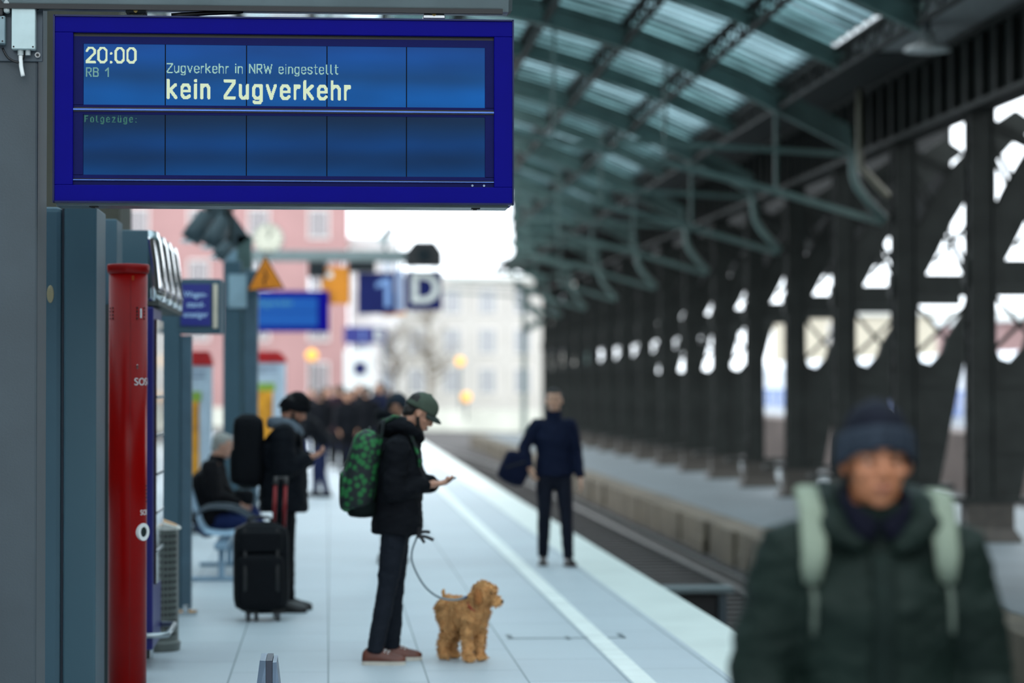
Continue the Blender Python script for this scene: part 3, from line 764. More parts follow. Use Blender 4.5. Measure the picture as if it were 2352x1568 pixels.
# call button ring on the side
a = ang(331); n_ = Vector((math.cos(a), math.sin(a), 0)); t_ = Vector((-math.sin(a), math.cos(a), 0)); u_ = Vector((0, 0, 1)); zb = zpy(1220)
def disc(r0, r1, d0, d1):
    ring = lambda r, d: [n_*(rr_ + d) + t_*(r*math.cos(2*math.pi*i/28)) + u_*(zb + r*math.sin(2*math.pi*i/28)) for i in range(28)]
    return MB().loft([ring(r0, d0 - .03), ring(r0, d1), ring(r1, d1), ring(r1, d0 - .03)], False)
o = disc(.052, .03, 0, .008); o.build('button_ring', WHITE, red)
disc(.03, .0005, 0, .003).build('call_button', mat('button dark', (20, 36, 34), .4), red)
q = MB()
for i in range(5): radial(q, 336.4, 1115 + i*9, .010, .003, .003)
q.build('speaker_grille', BLACK, red)

# ================================================================== GREY CABINETS, VENDING MACHINE, BIN
def atx(px, Y): return W(px, 880, Y).x
YC = 13.5
x0, x1 = atx(88, YC), atx(221, YC); zt = W(150, 474, YC).z
cab = thing('info_cabinet', 'tall plain grey cabinet under the left corner of the big display', 'cabinet', (x0, YC, 0))
ww = x1 - x0
xm = atx(146, YC) - x0
MB().box(0, xm - .012, .02, .5, 0, zt).build('side_pillar', GREY, cab, bevel=.03, smooth=False)
MB().box(xm, ww, 0, .55, 0, zt).build('body', mat('cabinet blue grey', (52, 82, 94), .5, scale=.9, var=.06), cab, bevel=.012)
MB().box(xm - .014, xm, .03, .4, 0, zt - .01).build('seam_strip', mat('seam', (24, 34, 48), .6), cab)
MB().ell((xm*.45, .018, W(110, 675, YC).z), (.02, .006, .05)).build('lamp_lens', mat('amber lens', (150, 140, 110), .2), cab, smooth=True)
YB = 14.9
x0 = atx(215, YB); x1 = atx(262, YB); zt2 = W(230, 500, YB).z
wal = thing('service_column', 'dark grey service column standing behind the red column', 'column', (x0, YB, 0))
MB().box(0, x1 - x0 + .05, 0, .5, 0, W(230, 700, YB).z).build('shaft', mat('dark column grey', (40, 54, 56), .6), wal)
MB().box(0, .13, .1, .5, W(230, 700, YB).z, zt2).build('upper_shaft', GREY, wal, bevel=.01)
# vending machine with scalloped bright canopy
YV = 15.75
vx0, vx1 = atx(205, YV), atx(343, YV)
ven = thing('vending_machine', 'blue vending machine with a ribbed polished canopy behind the red column', 'machine', (vx1, YV, 0))
VB = mat('machine blue', (20, 24, 104), .4, var=.05)
z0 = W(350, 690, YV).z
MB().box(-.5, .026, 0, .75, .13, z0 - .04).build('body', VB, ven, bevel=.01)
z1 = W(300, 528, YV).z
MB().box(-.55, -.01, 0, 2.5, z0, z1).build('canopy_box', mat('cabinet blue grey', (52, 82, 94), .5), ven, bevel=.008)
MB().box(-.55, .06, .02, 2.5, z0 - .03, z0 + .005).build('canopy_underside', mat('canopy underside', (70, 74, 70), .6), ven)
sc = MB()
for k in range(4):
    yc = .32 + k*.62; hw = .31
    rings = []
    for (x, z) in ((-.012, z1), (.0, z1 - .06), (.02, z1 - .2), (.035, z0 + .1), (.03, z0)):
        rings.append([(x + .05*math.sin(math.pi*i/12), yc - hw*math.cos(math.pi*i/12), z) for i in range(13)] + [(x - .04, yc + hw, z), (x - .04, yc - hw, z)])
    sc.loft(rings)
sc.build('ribbed_canopy', CHROME, ven, smooth=True)
MB().box(.02, .044, .06, .7, .55, z0 - .12).build('display_window', mat('machine glass', (36, 44, 52), .08, spec=.9, coat=1), ven)
q = MB()
for z in (.75, 1.0, 1.25, 1.5, 1.75): q.box(.044, .048, .08, .68, z, z + .02)
q.build('shelf_strip', mat('shelf silver', (160, 168, 172), .3, .7), ven)
zb_ = W(370, 1458, YV).z
q = MB(); q.tube([(-.2, -.03, zb_), (.06, -.03, zb_), (.12, .02, zb_), (.12, .72, zb_), (.0, .74, zb_)], [.018]*5, n=10, sub=1); q.build('bumper_bar', mat('brushed steel', (170, 178, 182), .3, .8), ven, smooth=True)
MB().box(-.45, -.06, .06, .7, 0, .14).build('plinth', BLACK, ven)
for y in (.06, .68): MB().cyl((-.04, y, 0), (-.04, y, .14), .022).build('foot', CHROME, ven)
# litter bin
YBN = 16.95
cb = atx(360, YBN)
bn = thing('litter_bin', 'round grey perforated litter bin with slanted top beside the vending machine', 'bin', (cb, YBN, 0))
zt3 = W(390, 1215, YBN).z
MB().lathe([(.165, 0), (.17, .05), (.17, .06), (.155, .07), (.155, zt3)], n=36).build('drum', mat('bin grey green', (96, 102, 98), .45, .3), bn, bevel=.004)
q = MB()
for i in range(9):
    for k in range(16):
        a = -math.pi/2 - .5 + i*.2; z = .12 + k*.045
        n_ = Vector((math.cos(a), math.sin(a), 0))
        q.cyl(n_*.152 + Vector((0,0,z)), n_*.1562 + Vector((0,0,z)), .011, 6)
q.build('perforation', BLACK, bn)
q = MB().loft([[(.172*math.cos(2*math.pi*i/36), .172*math.sin(2*math.pi*i/36), zt3 + dz + (.0 if dz == 0 else -.35*.172*math.cos(2*math.pi*i/36))) for i in range(36)] for dz in (0, .075)])
q.build('hood', mat('bin hood white', (214, 214, 206), .3, .3), bn, bevel=.006)
q = MB().loft([[(.045 + .1*math.cos(2*math.pi*i/20), .09*math.sin(2*math.pi*i/20), zt3 + .077 + e - .35*(.045 + .1*math.cos(2*math.pi*i/20))) for i in range(20)] for e in (-.01, .004)])
q.build('ochre_panel', mat('ochre enamel', (206, 140, 52), .35), bn)
# grey portal with carriage plan sign
YP = 19.4
x0, x1 = atx(364, YP), atx(440, YP)
por = thing('display_case', 'grey steel showcase frame with a small blue lettered sign on its header', 'display case', (x0, YP, 0))
wpo = x1 - x0
MB().box(0, wpo*.655, 0, .12, 0.05, W(400, 640, YP).z).build('post', GREY, por, bevel=.008)
MB().box(wpo*.66, wpo, .02, .14, 0.05, W(400, 770, YP).z).build('post', mat('post shaded steel', (62, 88, 102), .45), por, bevel=.008)  # shaded side of the post, its shade put into a darker colour
xa, xb = atx(408, YP), atx(507, YP); za, zb2 = W(450, 765, YP).z, W(450, 640, YP).z
MB().box(xa - x0, xb - x0, .0, .5, za, zb2).build('header', GREY, por, bevel=.008)
xa, xb = atx(415, YP), atx(484, YP); za, zb2 = W(450, 748, YP).z, W(450, 652, YP).z
o = MB().box(xa - x0, xb - x0, -.02, .0, za, zb2).build('sign_panel', mat('sign royal blue', (22, 32, 122), .5, var=.03), por)
for i, s_ in enumerate(('Wagen-', 'stand-', 'anzeiger')):
    text(s_, .064, mat('pale sign letters', (170, 200, 235), .5), o, ((xa + xb)/2 - x0, -.022, zb2 - .085 - i*.08), xs=.9, bold=.001)
for x in (wpo*.3, wpo*.83):
    q = MB(); q.box(x - .09, x + .09, -.03, .2, 0, .03); q.cyl((x, -.01, .03), (x, -.01, .09), .025); q.build('foot', CHROME, por, bevel=.004)
a, b = atx(489, YP), atx(500, YP)
MB().box(a - x0, b - x0, -.03, .0, za - .02, zb2).build('edge_lamp', mat('cream strip', (200, 190, 170), .4), por, bevel=.006)
# second big post further on
YQ = 27.0
x0, x1 = atx(512, YQ), atx(592, YQ)
p2 = thing('platform_post', 'pair of tall grey blue posts behind the man in the dark beanie', 'post', (x0, YQ, 0))
zz = W(550, 598, YQ).z
MB().box(0, .2, 0, .24, 0, zz).build('shaft', GREY, p2, bevel=.02)
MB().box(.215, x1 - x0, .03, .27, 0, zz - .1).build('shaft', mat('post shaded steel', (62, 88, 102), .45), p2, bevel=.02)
q = MB().box((atx(524, YQ) - x0), (atx(566, YQ) - x0), -.02, 0, W(0, 705, YQ).z, W(0, 628, YQ).z); q.build('notice_plate', mat('pale plate', (150, 176, 188), .5), p2)
# bracing and spotlights over the left side
br = thing('roof_brace', 'dark diagonal steel strut under the display, leaning to the grey posts', 'brace', W(556, 560, 30))
a = W(470, 440, 30) - br.location
MB().bar((0, 0, 0), tuple(a), .2, .25).build('strut', mat('brace steel', (58, 74, 80), .5), br)
a2 = W(370, 470, 30) - br.location; b2 = W(560, 575, 30) - br.location
MB().box(b2.x - .08, b2.x + .1, -.1, .1, -br.location.z, .1).build('upright', STEEL2, br)
a3 = W(300, 440, 30) - br.location
MB().bar(tuple(a2 + Vector((-.6, 0, .5))), tuple(W(640, 462, 30) - br.location + Vector((0, 0, .2))), .12, .16).build('crossbar', STEEL, br)
for i, (pa, pb, lb) in enumerate((((436, 552), (478, 488), 'dark cylindrical spotlight just under the display, left of the pair'), ((482, 566), (520, 500), 'dark cylindrical spotlight just under the display, right of the pair'), ((498, 590), (530, 560), 'small dark spotlight lowest beside the grey posts'))):
    v = W(*pa, 29.8 - .24*i); u = W(*pb, 29.8 - .24*i); s_ = thing('spotlight', lb, 'spotlight', v)
    d_ = u - v
    r_ = .13 if i < 2 else .09
    MB().tube([(0,0,0), tuple(d_*.3), tuple(d_)], [r_, r_, r_*.8], n=16, sub=1).build('barrel', mat('brace steel', (58, 74, 80), .5), s_, smooth=True)
    q = MB().cyl(d_, d_ + Vector((0, .02, .5)), .02, 8); q.bar(d_ + Vector((0, 0, .48)), d_ + Vector((0, .3 + .24*i, .48)), .04, .04); q.bar(d_*.5, d_*.5 + Vector((0, .3 + .24*i, 0)), .04, .04); q.build('bracket', STEEL, s_)
    MB().ell(tuple(-d_.normalized()*.01), (r_*.9, r_*.9, .03)).build('lens', mat('lamp glass', (205, 212, 214), .2), s_, smooth=True)

# ================================================================== HANGING SIGN GANTRY FAR DOWN THE PLATFORM
YG = 55.0
g0 = W(532, 590, YG); zg = g0.z
gan = thing('sign_gantry', 'long grey gantry arm carrying the hanging signs over the platform', 'gantry', (g0.x, YG, 0))
L = W(962, 590, YG).x - g0.x
MB().box(.16, L, -.1, .1, zg - .1, zg + .16).build('arm', mat('gantry grey', (104, 118, 118), .5), gan, bevel=.02)
MB().box(-.16, .16, -.16, .16, 0, zg + .2).build('mast', GREY, gan, bevel=.02)
MB().box(-.3, .3, -.3, .3, 0, .03).build('base_plate', GREYD, gan)
def hang(name, label, cat, xa, xb, ya, yb, m, Y=YG, d=.12, rods=True):
    a, b = W(xa, yb, Y), W(xb, ya, Y)
    t = thing(name, label, cat, ((a.x + b.x)/2, Y, a.z))
    w_, h_ = b.x - a.x, b.z - a.z
    MB().box(-w_/2, w_/2, -d/2, d/2, 0, h_).build('panel', m, t, bevel=.012)
    if rods:
        for x in (-w_*.3, w_*.3): MB().cyl((x, 0, h_), (x, 0, zg - .09 - a.z), .025, 8).build('hanger_rod', CHROME, t)
    t['w'] = w_; t['h'] = h_
    return t, w_, h_
t, w_, h_ = hang('departure_display', 'smaller far blue departure display under the gantry arm', 'display', 536, 756, 668, 762, BLUE, d=.3)
o = MB()
for z in (.16, .52):
    MB().box(-w_/2 + .1, w_/2 - .32 + .06, -.165, -.15, h_*z - .02, h_*z + h_*.32).build('screen_module', ink('far screen blue', (0, 88, 190), .8), t)
text('kein Zugverkehr', .19, ink('far screen letters', (110, 200, 200), .6), t, (-w_*.14, -.17, h_*.7), xs=.9)
t, w_, h_ = hang('orange_sign', 'plain orange sign plate with a small pale ring, left of the number sign', 'sign', 739, 803, 613, 698, ORANGE, d=.06)
MB().lathe([(.045, 0), (.075, 0), (.075, .01), (.045, .01)]).xf(Matrix.Translation((-w_*.22, -.03, h_*.78)) @ Matrix.Rotation(R(90), 4, 'X')).build('ring_mark', WHITE, t)
t, w_, h_ = hang('track_number_sign', 'blue platform sign with a pale numeral 1', 'sign', 822, 907, 626, 720, SIGNBLUE)
q = MB(); x_ = w_*.3
q.box(x_ - .065, x_ + .065, -.07, -.06, h_*.16, h_*.86); q.prism([(x_ - .065, h_*.86), (x_ - .26, h_*.74), (x_ - .26, h_*.62), (x_ - .065, h_*.7)], lambda u, v_, d_: (u, -.07 + d_, v_), .01)
q.build('numeral', mat('pale numeral', (116, 148, 196), .5), t)
t, w_, h_ = hang('section_sign', 'blue section sign with a large white letter D', 'sign', 930, 1015, 622, 712, SIGNBLUE)
text('D', .92, mat('white letter', (200, 203, 198), .6, spec=.1), t, (.03, -.065, h_*.52), bold=.03)
t, w_, h_ = hang('light_tube', 'pale vertical strip between the numeral and the letter signs', 'lamp', 908, 927, 620, 716, mat('pale strip', (130, 146, 176), .4), d=.1)
t, w_, h_ = hang('small_orange_plate', 'thin orange plate below the numeral sign', 'sign', 880, 932, 715, 724, ORANGE, d=.08, rods=False)
MB().cyl((0, .02, .05), (0, .02, .5), .02).build('hanger_rod', CHROME, t)
# clock
v = W(616, 548, YG); t = thing('station_clock', 'round white station clock above the gantry arm', 'clock', v)
r_ = .35
MB().cyl((0, -.09, 0), (0, .09, 0), r_, 32).build('case', mat('clock rim', (120, 128, 128), .4), t)
MB().cyl((0, -.1, 0), (0, -.09, 0), r_*.93, 32).build('dial', mat('clock dial', (196, 194, 176), .6), t)
q = MB()
for k in range(12):
    a = k*math.pi/6; q.bar((math.sin(a)*r_*.74, -.102, math.cos(a)*r_*.74), (math.sin(a)*r_*.88, -.102, math.cos(a)*r_*.88), .02, .006, (0, 1, 0))
q.build('hour_marks', BLACK, t)
MB().bar((0, -.106, 0), (.03, -.106, r_*.8), .018, .006, (0, 1, 0)).build('hand', BLACK, t)
MB().bar((0, -.106, 0), (r_*.25, -.106, r_*.45), .026, .006, (0, 1, 0)).build('hand', BLACK, t)
MB().cyl((0, 0, -r_ + .02), (0, 0, zg + .15 - v.z), .04).build('stalk', GREYD, t)
# warning triangle
YT = 26.6
a, b, c = W(567, 668, YT), W(654, 662, YT), W(609, 585, YT)
t = thing('warning_triangle', 'orange warning triangle with a dark border on the grey posts', 'sign', (c.x, YT, a.z))
def tri(k, d0, d1, m, name):
    g_ = (a + b + c)/3
    P = [((p - g_)*k + g_) - t.location for p in (a, b, c)]
    MB().prism([(p.x, p.z) for p in P], lambda x, z, d: (x, d0 + d, z), d1 - d0).build(name, m, t)
tri(1.0, 0, .02, mat('dark orange border', (64, 40, 12), .6), 'border'); tri(.9, -.006, 0, mat('warning orange', (240, 138, 8), .6), 'plate')
q = MB(); q.bar((-.02, -.01, .42), (.04, -.01, .28), .04, .006, (0, 1, 0)); q.bar((.05, -.01, .3), (-.03, -.01, .22), .04, .006, (0, 1, 0)); q.bar((-.03, -.01, .23), (.0, -.01, .1), .035, .006, (0, 1, 0)); bm_ = q.build('bolt_mark', mat('dark mark', (110, 50, 10), .5), t)
k_ = (b.x - a.x)/.78
bm_.scale = (k_, 1, k_)
MB().box(-.12, -.04, .02, .4, .1, .16).build('bracket', GREY, t)
# speaker cluster, dark housings
def housing(name, label, xa, xb, ya, yb, kind):
    a, b = W(xa, yb, YG), W(xb, ya, YG); t = thing(name, label, 'equipment', ((a.x + b.x)/2, YG, a.z)); w_, h_ = b.x - a.x, b.z - a.z
    if kind == 'oct':
        P = [(-.5,.0),(.5,.0),(.5,.55),(.3,1),(-.25,1),(-.5,.55)]
        MB().prism([(u*w_, v_*h_) for u, v_ in P], lambda u, v_, d: (u, d - .3, v_), .6).build('housing', mat('black housing', (10, 14, 16), .6), t, bevel=.03)
        MB().cyl((0, -.32, h_*.45), (0, -.28, h_*.45), h_*.28, 24).build('lens', mat('dark lens', (22, 30, 34), .15), t)
    else:
        MB().box(-w_/2, w_/2, -.15, .15, 0, h_).build('housing', mat('black housing', (10, 14, 16), .6), t, bevel=.02)
        MB().box(-w_*.4, w_*.4, -.17, -.14, h_*.2, h_*.8).build('grille', mat('dark lens', (22, 30, 34), .15), t)
    return t
housing('signal_housing', 'black angular signal housing at the right end of the gantry arm', 930, 1015, 556, 612, 'oct')
housing('loudspeaker', 'black box speaker under the arm above the orange sign', 708, 748, 600, 636, 'box')
housing('loudspeaker', 'black box speaker under the arm above the numeral sign', 800, 862, 601, 624, 'box')
t = thing('surveillance_camera', 'small dark camera standing on the gantry arm', 'camera', W(885, 572, YG))
t.location.z = zg + .16
MB().cyl((0, 0, 0), (0, 0, .3), .035).build('stalk', GREYD, t); MB().box(-.14, .05, -.1, .1, .12, .34).build('mount', mat('pale mount', (160, 170, 170), .5), t, bevel=.02)
MB().bar((-.05, 0, .3), (.16, -.1, .5), .14, .13).build('body', BLACK, t, bevel=.02)
# far section sign E
YE = 100.0; 
a, b = W(790, 789, YE), W(852, 750, YE)
t = thing('track_number_sign', 'small far blue sign with numeral 1 above the crowd', 'sign', ((a.x+b.x)/2, YE, a.z))
MB().box(a.x - t.location.x, b.x - t.location.x, -.06, .06, 0, b.z - a.z).build('panel', mat('far sign blue', (22, 30, 110), .5), t)
text('1', .62, mat('pale numeral', (116, 148, 196), .5), t, (.2, -.07, .34))
MB().cyl((0, .1, b.z - a.z), (0, .1, -a.z), .05).build('pole', GREY, t)
a, b = W(852, 789, YE), W(886, 750, YE)
t = thing('section_sign', 'small far sign with a pale letter E above the crowd', 'sign', ((a.x+b.x)/2, YE, a.z))
MB().box(a.x - t.location.x, b.x - t.location.x, -.06, .06, 0, b.z - a.z).build('panel', mat('far sign violet', (44, 48, 96), .5), t)
text('E', .66, mat('white letter', (200, 203, 198), .6, spec=.1), t, (0, -.07, .34), bold=.02)
MB().cyl((.25, .1, b.z - a.z), (.25, .1, -a.z), .04).build('pole', GREY, t)
a = W(820, 880, YE)
t = thing('notice_board', 'white board with a blue mark standing under the small far signs', 'board', (a.x, YE - 2, 0))
MB().box(-.55, .6, -.05, .05, .6, 3.2).build('panel', WHITE, t); MB().box(-.15, .35, -.07, -.05, 2.2, 2.7).build('blue_mark', SIGNBLUE, t)
for x in (-.45, .5): MB().cyl((x, 0, 0), (x, 0, .62), .04).build('leg', GREY, t)

# ================================================================== ADVERTISING CASES
def advert(px0, px1, py, Y, label):
    a, b = atx(px0, Y), atx(px1, Y); zt = W(500, py, Y).z
    t = thing('advertising_case', label, 'advertising case', ((a + b)/2, Y, 0), 0, 'red topped advertising cases')
    w_ = b - a
    MB().box(-w_/2, w_/2, -.0, .3, .1, zt - .17).build('case', mat('case white', (190, 202, 214), .4), t, bevel=.02)
    MB().prism([(-w_/2 - .02, zt - .18), (w_/2 + .02, zt - .18), (w_/2, zt - .1), (.18, zt), (-.12, zt), (-w_/2, zt - .1)], lambda x, z, d: (x, -.03 + d, z), .36).build('red_cap', mat('cap bright red', (190, 12, 16), .4), t, bevel=.015)
    MB().box(-w_/2 + .03, w_/2*.3, -.02, 0, .3, zt - .62).build('orange_poster', mat('orange poster', (232, 148, 24), .5, scale=5, var=.4), t)
    MB().box(-w_/2 + .03, w_/2*.42, -.022, 0, zt - .62, zt - .5).build('green_band', mat('green band', (140, 170, 60), .5), t)
    o = MB()
    for z in (zt - .27, zt - .33): o.box(-w_/2 + .06, w_/2*.6, -.012, 0, z, z + .02)
    o.build('print_lines', mat('grey print', (140, 150, 170), .5), t)
    MB().box(-w_/2 + .05, w_/2 - .05, .05, .28, 0, .1).build('plinth', GREYD, t)
advert(405, 486, 806, 30, 'red topped white advertising case with orange picture, seen above the seated man')
advert(572, 656, 806, 38, 'red topped white advertising case with orange picture, above the beanie man with the suitcase')

# ================================================================== BENCH
BM = mat('pale blue wire seat', (138, 164, 184), .4, .3)
def bench():
    t = thing('platform_bench', 'pale blue wire mesh bench with curved armrests, the old man sits on it', 'bench', (-1.0, 22.7, 0))
    MB().box(-.06, .06, -.05, 2.25, .3, .36).build('beam', BM, t, bevel=.01)
    for y in (.15, 2.0):
        q = MB(); q.bar((0, y, .31), (0, y, .03), .06, .06); q.bar((-.3, y, .02), (.36, y, .02), .07, .04); q.build('leg', BM, t, bevel=.01)
    for k in range(4):
        y0 = k*.55 + .03
        q = MB()
        for i in range(15):
            y = y0 + .49*i/14
            q.tube([(.3, y, .40), (.24, y, .445), (.0, y, .43), (-.14, y, .45)], [.006]*4, n=5, sub=2)
        for x, z in ((.27, .43), (.12, .438), (-.02, .43)): q.tube([(x, y0, z), (x, y0 + .49, z)], [.008, .008], n=6, sub=1)
        q.build('seat', BM, t)
        q = MB()
        for i in range(15):
            y = y0 + .49*i/14
            q.tube([(-.14, y, .45), (-.2, y, .52), (-.3, y, .8), (-.33, y, .88)], [.006]*4, n=5, sub=2)
        for x, z in ((-.2, .52), (-.26, .68), (-.33, .88)): q.tube([(x, y0, z), (x, y0 + .49, z)], [.008, .008], n=6, sub=1)
        q.build('backrest', BM, t)
    for k in range(5):
        y = k*.55 + .005
        MB().tube([(-.24, y, .62), (-.12, y, .69), (.1, y, .68), (.26, y, .6), (.3, y, .48), (.22, y, .4)], [.016]*6, n=8).build('armrest', mat('dark armrest', (52, 62, 72), .4), t, smooth=True)
bench()
# folded sheet stand at the lower edge
st = W(620, 1515, 12.2)
t = thing('sheet_metal_stand', 'folded grey sheet metal stand poking up at the bottom edge', 'stand', (st.x, 12.2, 0))
SM = mat('brushed sheet', (104, 120, 138), .4, .3)
MB().loft([[(-.07 - k*.02, -.02, z), (-.02, -.04, z), (-.02, .3, z), (-.07 - k*.02, .3, z)] for z, k in ((0, 2), (st.z, -1))]).build('left_wing', SM, t)
MB().loft([[(-.018, -.04, z), (.012, -.03, z), (.012, .3, z), (-.018, .3, z)] for z in (0, st.z)]).build('ridge', mat('dark fold', (50, 54, 66), .5), t)
MB().loft([[(.014, -.03, z), (.045 + k*.02, -.02, z), (.045 + k*.02, .3, z), (.014, .3, z)] for z, k in ((0, 2), (st.z - .01, -.6))]).build('right_wing', SM, t)
# trackside box beyond the edge
v = W(1672, 1400, 25.0)
t = thing('trackside_box', 'grey steel trackside frame in the dark gap beside the green jacketed man', 'box', (3.75, 25.0, -.95))
MB().box(-.35, .45, -.1, .25, .62, .68).build('top_plate', mat('grey bracket', (96, 106, 108), .5), t, bevel=.01)
for x in (-.3, .3): MB().box(x, x + .08, -.06, .2, 0, .62).build('leg', GREYD, t)
MB().box(-.22, .3, 0, .2, .2, .6).build('box', BLACK, t, bevel=.02)
# pale cabinet between the columns
v = W(2112, 1055, 45)
t = thing('pale_cabinet', 'pale grey cabinet between the columns right of the dark beanie', 'cabinet', (v.x, 45, -.4))
MB().box(-.28, .28, 0, .4, .85, W(0, 1005, 45).z + .4).build('body', mat('pale cabinet', (150, 170, 170), .5), t, bevel=.02)
MB().box(-.2, .2, .1, .3, 0, .86).build('pedestal', STEEL, t)
# ================================================================== PEOPLE
SKIN = lambda n, c: mat('skin ' + n, c, .5, scale=14, var=.06)
V = Vector
def head_mat(c, yaw, pitch, roll=0, s=1.0):
    return Matrix.Translation(c) @ Euler((roll, pitch, yaw), 'XYZ').to_matrix().to_4x4() @ Matrix.Diagonal((s, s, s, 1))
def head_lumps(mb, M):
    q = MB()
    q.ell((-.012, 0, .032), (.099, .078, .09), n=24, m=16)
    q.ell((.022, 0, -.025), (.060, .064, .088), n=20, m=14)
    q.ell((.022, 0, -.072), (.052, .055, .042), n=18)
    q.ell((.060, 0, -.094), (.02, .028, .018))
    for s in (1, -1):
        q.ell((.071, .028*s, .0255), (.017, .028, .0085), Euler((0, 0, .35*s)).to_matrix())
        q.ell((.056, .044*s, -.024), (.022, .022, .018))
        q.ell((.094, .0125*s, -.034), (.011, .0085, .008))
        q.ell((-.008, .079*s, -.006), (.02, .008, .033), Euler((0, -.25, .35*s)).to_matrix())
        q.ell((-.004, .077*s, -.03), (.01, .007, .012))
    q.tube([(.082, 0, .02), (.092, 0, .0), (.101, 0, -.018), (.104, 0, -.028)], [(.008, .008), (.009, .01), (.011, .011), (.011, .009)], n=12, side=(0, 1, 0), ends=True)
    q.ell((.07, 0, -.064), (.022, .034, .026))
    q.ell((.090, 0, -.0605), (.008, .022, .0052)); q.ell((.089, 0, -.071), (.009, .019, .006))
    mb.xfadd(q, M)
def xfadd(s, q, M):
    o = len(s.v); s.v.extend([tuple(M @ V(p)) for p in q.v]); s.f.extend([tuple(i + o for i in f) for f in q.f])
MB.xfadd = xfadd
def hand(mb, w, d, n, side, curl=.5, s=1.0, spread=.0, thumb=.6):
    """wrist w, pointing d, palm normal n (palm faces n), side = unit towards the thumb"""
    d = V(d).normalized(); n = (V(n) - d*V(n).dot(d)).normalized(); t = V(side); t = (t - d*t.dot(d) - n*t.dot(n)).normalized()
    w = V(w)
    P = lambda a, b, c: w + (d*a + t*b + n*c)*s
    mb.tube([P(-.03, 0, 0), P(.01, 0, 0), P(.05, 0, 0), P(.092, 0, .002)], [(.026*s, .020*s), (.03*s, .02*s), (.041*s, .0165*s), (.04*s, .013*s)], n=14, side=t, ends=False)
    for b, L, c0 in ((.030, .072, 0), (.010, .080, .0), (-.011, .074, 0), (-.030, .058, 0)):
        base = P(.082, b, 0); pts = [P(.06, b*.9, 0), base]; a = curl*.55; dirv = d; cur = base
        for k, f in enumerate((.46, .31, .23)):
            a_ = curl*(.45, 1.2, 1.75)[k]
            dv = (d*math.cos(a_) + n*math.sin(a_) + t*spread*b*8).normalized()
            cur = cur + dv*(L*f*s); pts.append(cur)
        mb.tube(pts, [.0098*s, .0095*s, .0088*s, .0082*s, .007*s], n=10, ends=True, sub=2)
    b0 = P(.018, .028, .004); b1 = P(.05, .052, .014*thumb + .006); b2 = P(.075, .056, .03*thumb + .004); b3 = P(.097, .052, .046*thumb)
    mb.tube([P(.0, .012, 0), b0, b1, b2, b3], [.016*s, .0155*s, .0115*s, .0098*s, .008*s], n=10, ends=True, sub=2)
def shoe(t, an, yaw, m, sole_m, pitch=0.0, lab=None, k=1.0, laces=None):
    """shoe under ankle joint an (local), toes along yaw"""
    pr = [(-.085,.022,.045),(-.08,.032,.065),(-.06,.039,.088),(-.02,.041,.10),(.02,.042,.098),(.06,.045,.078),(.11,.049,.058),(.155,.046,.047),(.185,.034,.036),(.2,.015,.024)]
    M = Matrix.Translation(an) @ Matrix.Rotation(yaw, 4, 'Z') @ Matrix.Rotation(pitch, 4, 'Y') @ Matrix.Diagonal((k, k, k, 1))
    rings = []
    for x, w_, h_ in pr:
        r = []
        for i in range(14):
            a = math.pi*2*i/14; c, s_ = math.cos(a), math.sin(a)
            zz = -.07 + (h_*s_ if s_ > 0 else s_*.008)
            r.append((x, w_*(1 if s_ > -.3 else .92)*c*(1 - .35*max(0, s_)**2), zz))
        rings.append(r)
    q = MB().loft(rings); q.xf(M); o = q.build('shoe', m, t, smooth=True)
    q = MB().loft([[(x + (0.004 if x > 0 else -.004), w_*.98*math.cos(math.pi*2*i/14) if False else (w_ + .003)*(1 if i < 1 else -1), z) for i in range(2)] for x, w_, h_ in pr for z in ()]) if False else MB()
    out = [(x, w_ + .003) for x, w_, h_ in pr]; P = [(x, y) for x, y in out] + [(x, -y) for x, y in reversed(out)]
    q.loft([[(x, y, z) for x, y in P] for z in (-.09, -.066)]); q.xf(M); q.build('sole', sole_m, o)
    if laces:
        q = MB()
        for i in range(4):
            x = .02 + i*.022; zl = -.07 + np.interp(x, [p[0] for p in pr], [p[2] for p in pr])
            q.bar((x, -.024, zl - .012), (x + .008, .024, zl - .012), .007, .006); q.bar((x, -.012, zl + .0), (x + .008, .012, zl + .0), .007, .006)
        q.xf(M); q.build('laces', laces, o)
    return o
def hat_rings(a, b, top, zf, zs, zb, f, t0=0.0, t1=1.0, n=32, steps=9, off=0.0, cx=-.012):
    R_ = []
    for k in range(steps + 1):
        t = t0 + (t1 - t0)*k/steps; r = []
        for i in range(n):
            th = 2*math.pi*i/n; c = math.cos(th)
            ze = zs + (zf - zs)*max(0, c)**1.3 + (zb - zs)*max(0, -c)**1.3
            ff = max(.02, (1 - t**f))**.5
            r.append((cx + (a*ff + off)*c, (b*ff + off)*math.sin(th), ze + t*(top - ze)))
        R_.append(r)
    return R_
def beanie(t, M, m, m2, top=.145, zf=.034, cuff=.42, cup=.0, full=0.0):
    q = MB().loft(hat_rings(.107 + full, .089 + full, top, zf, -.02, -.055, 3.0, .08)); q.xf(M); o = q.build('beanie', m, t, smooth=True)
    rs = hat_rings(.108 + full, .0905 + full, top, zf, -.02, -.055, 3.0, 0, cuff, off=.0055, steps=6) + hat_rings(.108 + full, .0905 + full, top, zf, -.02, -.055, 3.0, cuff, 0.02, off=-.004, steps=3)
    q = MB().loft(rs, False); n = 32; k = len(rs)
    q.f += [((k-1)*n + i, (k-1)*n + (i+1) % n, (i+1) % n, i) for i in range(n)]
    q.xf(M); q.build('cuff', m2, o, smooth=True)
    q = MB()
    for i in range(26):
        th = 2*math.pi*i/26; rr_ = hat_rings(.108 + full, .0905 + full, top, zf, -.02, -.055, 3.0, .02, cuff, off=.007, steps=5)
        q.tube([V(r[int(i*32/26) % 32]) for r in rr_], [.003]*6, n=5, sub=1)
    q.xf(M); q.build('cuff_ribbing', m2, o, smooth=True)
